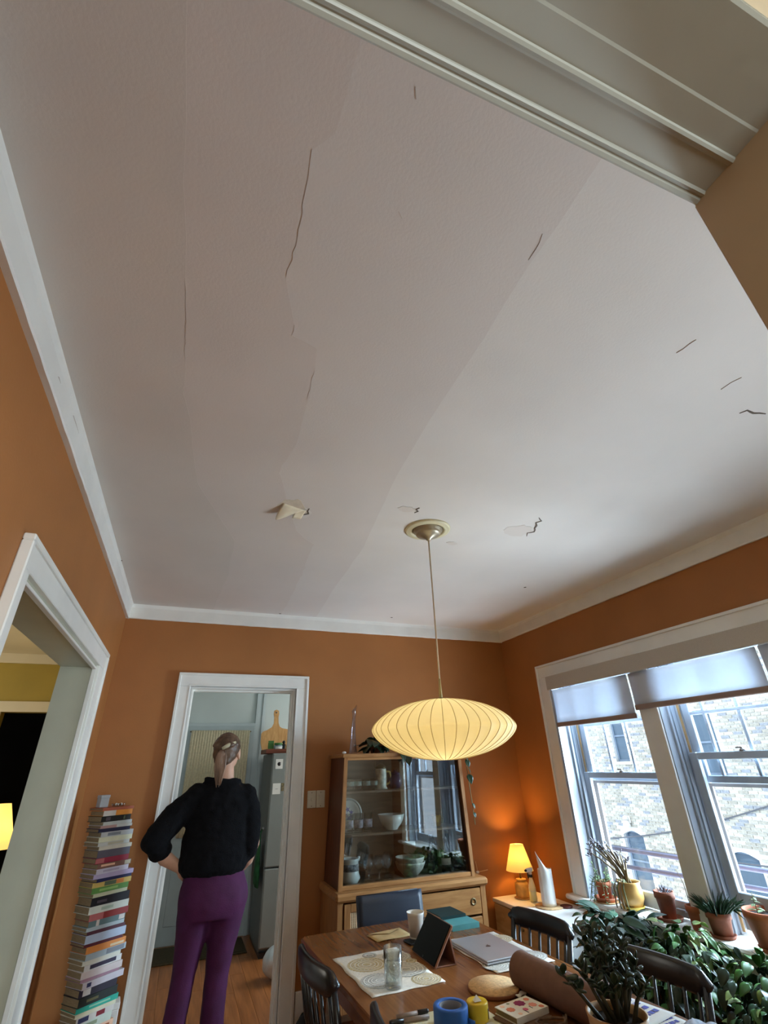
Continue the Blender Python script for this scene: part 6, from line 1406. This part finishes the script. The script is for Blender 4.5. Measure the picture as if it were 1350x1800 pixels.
# ================================================================ the person, seen from behind
M_SKIN = pm('skin', rgb(206, 160, 134), 0.5, 0.04, 20, 0.05, 120)
M_SWEAT = pm('black_sweater', rgb(15, 15, 18), 0.95, 0.15, 30, 0.5, 160, spec=0.2)
M_PANTS = pm('purple_trousers', rgb(74, 21, 66), 0.8, 0.08, 12, 0.15, 160)
M_HAIR = pm('brown_hair', rgb(92, 70, 54), 0.45, 0.3, 30, 0.3, 50, stretch=(1, 1, 0.15))
M_HAIRL = pm('light_hair', rgb(142, 116, 98), 0.45, 0.25, 30, 0.3, 50, stretch=(1, 1, 0.15))
PYP = 3.60
pe = thing('person', 'person with brown ponytail in black sweater and purple trousers, back turned, hand on hip', 'person', (0.28, PYP, 0))
def limb(m, pts, rs, seg=14, flat=1.0, up=None):
    m.tube(pts, rs, seg, flat, True, up)
    for p, r in zip(pts, rs): m.ball(p, r, r*(1 if flat == 1 else 1), r, 12, 8)
HD = Vector((0.272, 3.612, 1.600)); HR = Matrix.Rotation(radians(-24), 3, 'Z')
def hp(x, y, z): v = HR @ Vector((x, y, z)); return tuple(HD+v)
m = MB()
# head: skull, jaw, cheeks, nose, ears
m.ball(hp(0, -0.012, 0.022), 0.074, 0.095, 0.088, 20, 14, HR)
m.ball(hp(0, 0.040, -0.030), 0.058, 0.056, 0.078, 18, 12, HR)
m.ball(hp(0, 0.072, -0.088), 0.026, 0.022, 0.020, 12, 8, HR)
m.tube([hp(0, 0.094, 0.012), hp(0, 0.110, -0.020), hp(0, 0.106, -0.034)], [0.008, 0.012, 0.014], 10); m.ball(hp(0, 0.106, -0.032), 0.015)
for s_ in (-1, 1):
    m.ball(hp(s_*0.036, 0.075, -0.024), 0.024, 0.020, 0.024, 12, 8, HR)
    m.ball(hp(s_*0.076, 0.008, -0.012), 0.010, 0.020, 0.032, 12, 8, HR); m.ball(hp(s_*0.078, 0.008, -0.036), 0.009, 0.012, 0.014, 10, 7, HR)
limb(m, [(0.275, 3.60, 1.40), (0.276, 3.598, 1.46), hp(0, -0.015, -0.05)], [0.060, 0.053, 0.052])
# trunk
m.loft([((0.275, 3.60, 0.86), 0.140, 0.095), ((0.277, 3.60, 0.95), 0.150, 0.10), ((0.278, 3.602, 1.05), 0.128, 0.088), ((0.278, 3.602, 1.18), 0.142, 0.098), ((0.277, 3.602, 1.30), 0.160, 0.100), ((0.276, 3.600, 1.385), 0.120, 0.075), ((0.276, 3.600, 1.43), 0.055, 0.050)], 24)
m.ball((0.220, 3.580, 0.86), 0.080, 0.078, 0.085); m.ball((0.345, 3.580, 0.86), 0.080, 0.078, 0.085)
# legs
LL = [(0.200, 3.600, 0.86), (0.192, 3.603, 0.66), (0.180, 3.605, 0.49), (0.172, 3.590, 0.36), (0.150, 3.585, 0.10)]
RL = [(0.362, 3.600, 0.86), (0.356, 3.603, 0.66), (0.352, 3.605, 0.49), (0.351, 3.590, 0.36), (0.350, 3.585, 0.10)]
for P in (LL, RL):
    limb(m, P, [0.080, 0.060, 0.044, 0.042, 0.032])
    a = P[-1]; m.tube([(a[0], a[1]-0.035, 0.040), (a[0], a[1]+0.06, 0.045), (a[0]+(0.02 if P is RL else -0.02), a[1]+0.16, 0.028)], [0.034, 0.036, 0.026], 12); m.ball((a[0], a[1]-0.03, 0.045), 0.034)
# arms
LA = [(0.140, 3.600, 1.345), (0.0, 3.575, 1.255), (-0.088, 3.545, 1.135), (-0.010, 3.575, 1.058), (0.075, 3.605, 1.003)]
RA = [(0.412, 3.600, 1.335), (0.470, 3.590, 1.235), (0.485, 3.575, 1.095), (0.468, 3.645, 1.010), (0.440, 3.715, 0.955)]
limb(m, LA, [0.052, 0.045, 0.041, 0.039, 0.028], 14); limb(m, RA, [0.052, 0.045, 0.038, 0.036, 0.025], 14)
def hand(m, wrist, along, side, out, curl):
    """along: wrist->knuckles, side: toward the thumb, out: back of the hand; fingers curl away from out"""
    w = Vector(wrist); a = Vector(along).normalized(); o = Vector(out); o = (o-a*o.dot(a)).normalized(); s = a.cross(o).normalized()
    if s.dot(Vector(side)) < 0: s = -s
    R = Matrix((a, s, o)).transposed()
    m.ball(w+a*0.045, 0.050, 0.038, 0.014, 14, 9, R)
    for k, (off, L_) in enumerate(((0.027, 0.070), (0.009, 0.078), (-0.009, 0.073), (-0.026, 0.058))):
        p = w+a*0.078+s*off; pts = [p-a*0.02, p]; d = a.copy(); q = p
        for j, f in enumerate((0.45, 0.32, 0.23)):
            d = (d-o*curl*(0.6+0.4*j)).normalized(); q = q+d*L_*f; pts.append(q)
        limb(m, [tuple(x) for x in pts], [0.0095, 0.0092, 0.0085, 0.0078, 0.0062], 8)
    b = w+a*0.022+s*0.030; limb(m, [tuple(w+a*0.012+s*0.012), tuple(b), tuple(b+a*0.025+s*0.020-o*0.004), tuple(b+a*0.048+s*0.026-o*0.012)], [0.015, 0.013, 0.010, 0.008], 8)
hand(m, (0.078, 3.607, 1.001), (0.40, 0.55, -0.42), (0.2, -0.6, 0.6), (-0.75, 0.2, 0.35), 0.35)
hand(m, (0.438, 3.720, 0.951), (-0.55, 0.45, -0.55), (0, 0.5, 0.6), (0.6, 0.5, 0.2), 0.30)
m.v = [tuple(Vector(v)-Vector((0.28, PYP, 0))) for v in m.v]
body = remeshed('body', m, M_SKIN, pe, 0.0065, 3)
def pmb(fn):
    mm_ = MB(); fn(mm_); mm_.v = [tuple(Vector(v)-Vector((0.28, PYP, 0))) for v in mm_.v]; return mm_
# eyes and mouth
part(body, 'eye', pmb(lambda q: (q.ball(hp(-0.030, 0.088, 0.006), 0.0115, seg=12, rings=8), q.ball(hp(0.030, 0.088, 0.006), 0.0115, seg=12, rings=8))), pm('eye_white', rgb(226, 222, 216), 0.3, 0.02))
part(body, 'mouth', pmb(lambda q: q.tube([hp(-0.022, 0.090, -0.062), hp(0, 0.098, -0.060), hp(0.022, 0.090, -0.062)], [0.003, 0.006, 0.003], 8)), pm('lip', rgb(166, 92, 86), 0.4, 0.03))
# sweater
def sweater(q):
    q.loft([((0.268, 3.600, 0.958), 0.168, 0.118), ((0.266, 3.597, 0.985), 0.192, 0.135), ((0.264, 3.597, 1.03), 0.198, 0.138), ((0.268, 3.600, 1.13), 0.195, 0.130), ((0.272, 3.600, 1.24), 0.193, 0.124), ((0.274, 3.600, 1.32), 0.196, 0.116), ((0.275, 3.600, 1.375), 0.172, 0.100), ((0.272, 3.598, 1.42), 0.108, 0.080), ((0.270, 3.596, 1.447), 0.076, 0.070)], 30)
    limb(q, [(0.130, 3.600, 1.352), (0.010, 3.578, 1.258), (-0.078, 3.552, 1.150), (-0.052, 3.562, 1.105)], [0.078, 0.078, 0.074, 0.062])
    limb(q, [(-0.070, 3.555, 1.150), (-0.034, 3.567, 1.098)], [0.074, 0.056])
    limb(q, [(0.410, 3.600, 1.338), (0.452, 3.592, 1.235), (0.462, 3.582, 1.105), (0.460, 3.62, 1.050)], [0.078, 0.072, 0.064, 0.052])
    q.tube([(0.262, 3.54, 1.425), (0.18, 3.575, 1.445), (0.155, 3.60, 1.442)], 0.020, 10); q.tube([(0.262, 3.54, 1.425), (0.35, 3.575, 1.432), (0.375, 3.60, 1.43)], 0.018, 10)
    # turned-up cuff folds
    for p, r in (((-0.055, 3.562, 1.112), 0.062), ((-0.095, 3.550, 1.140), 0.055), ((0.462, 3.60, 1.07), 0.058)): q.ball(p, r)
remeshed('sweater', pmb(sweater), M_SWEAT, pe, 0.008, 4, 'loose black sweater with pushed-up sleeves', 0.007, 0.055)
def trousers(q):
    q.loft([((0.285, 3.592, 0.76), 0.172, 0.118), ((0.288, 3.588, 0.83), 0.196, 0.130), ((0.285, 3.588, 0.89), 0.190, 0.126), ((0.278, 3.598, 0.95), 0.172, 0.112), ((0.276, 3.600, 1.00), 0.160, 0.104)], 28)
    for sx_ in (0.205, 0.365): q.ball((sx_, 3.556, 0.850), 0.094, 0.086, 0.105)
    limb(q, [(0.198, 3.598, 0.80), (0.188, 3.602, 0.66), (0.178, 3.604, 0.52), (0.163, 3.592, 0.36), (0.148, 3.588, 0.20), (0.142, 3.588, 0.085)], [0.102, 0.080, 0.062, 0.060, 0.066, 0.074])
    limb(q, [(0.372, 3.598, 0.80), (0.360, 3.602, 0.66), (0.352, 3.604, 0.52), (0.350, 3.592, 0.36), (0.350, 3.588, 0.20), (0.350, 3.588, 0.085)], [0.104, 0.084, 0.066, 0.062, 0.066, 0.074])
remeshed('trousers', pmb(trousers), M_PANTS, pe, 0.009, 16, 'flared purple trousers', 0.003, 0.08)
# shoes
for x, dx in ((0.148, -0.02), (0.350, 0.02)):
    part(pe, 'shoe', pmb(lambda q: q.loft([((x, 3.625, 0.0), 0.042, 0.125), ((x, 3.625, 0.018), 0.046, 0.130), ((x+dx*0.4, 3.625, 0.045), 0.044, 0.120), ((x, 3.600, 0.075), 0.040, 0.075)], 22)), M_BLACKWOOD)
# hair
def hair(q):
    q.ball(hp(0, -0.018, 0.026), 0.083, 0.100, 0.091, 22, 14, HR)
    q.ball(hp(0, -0.050, -0.010), 0.074, 0.066, 0.070, 18, 12, HR)
    q.ball(hp(0.0, -0.072, -0.046), 0.058, 0.036, 0.036, 16, 10, HR)
    for k in range(9):   # combed strands towards the clip
        a = -1.2+2.4*k/8; q.tube([hp(0.080*sin(a), -0.03-0.02*cos(a), 0.085*cos(a)*0.9+0.02), hp(0.060*sin(a), -0.095, 0.045*cos(a)+0.02), hp(0.004, -0.122, 0.014)], [0.010, 0.013, 0.010], 8)
h_ = remeshed('hair', pmb(hair), M_HAIR, pe, 0.006, 2, None, 0.0025, 0.02)
def tail(q):
    q.tube([hp(0.012, -0.114, 0.014), hp(0.012, -0.134, -0.012), hp(0.010, -0.128, -0.060), hp(0.004, -0.112, -0.115), hp(0.000, -0.100, -0.160), hp(-0.002, -0.097, -0.185)], [0.012, 0.026, 0.031, 0.027, 0.018, 0.003], 16, 0.6, True, (1, 0, 0))
    for k in range(11):
        o = (k-5)*0.0052; e = rd_.uniform(-0.02, 0.01)
        q.tube([hp(0.012+o*0.5, -0.128, 0.008), hp(0.012+o*1.1, -0.140+0.0012*abs(k-5), -0.03), hp(0.008+o*1.2, -0.136+0.0018*abs(k-5), -0.085), hp(0.002+o*0.8, -0.112, -0.155+e), hp(o*0.6, -0.102, -0.185+e)], [0.004, 0.0065, 0.0065, 0.0045, 0.001], 7)
rd_ = random.Random(2)
part(h_, 'ponytail', pmb(tail), M_HAIRL, label='lighter brown ponytail')
part(h_, 'hair_clip', pmb(lambda q: q.tube([hp(0.010, -0.132, 0.016), hp(0.042, -0.112, 0.036), hp(0.074, -0.070, 0.054)], [0.009, 0.012, 0.007], 10, 0.5)), pm('clip_plastic', rgb(186, 178, 150), 0.35, 0.1, 30), label='pale hair clip')
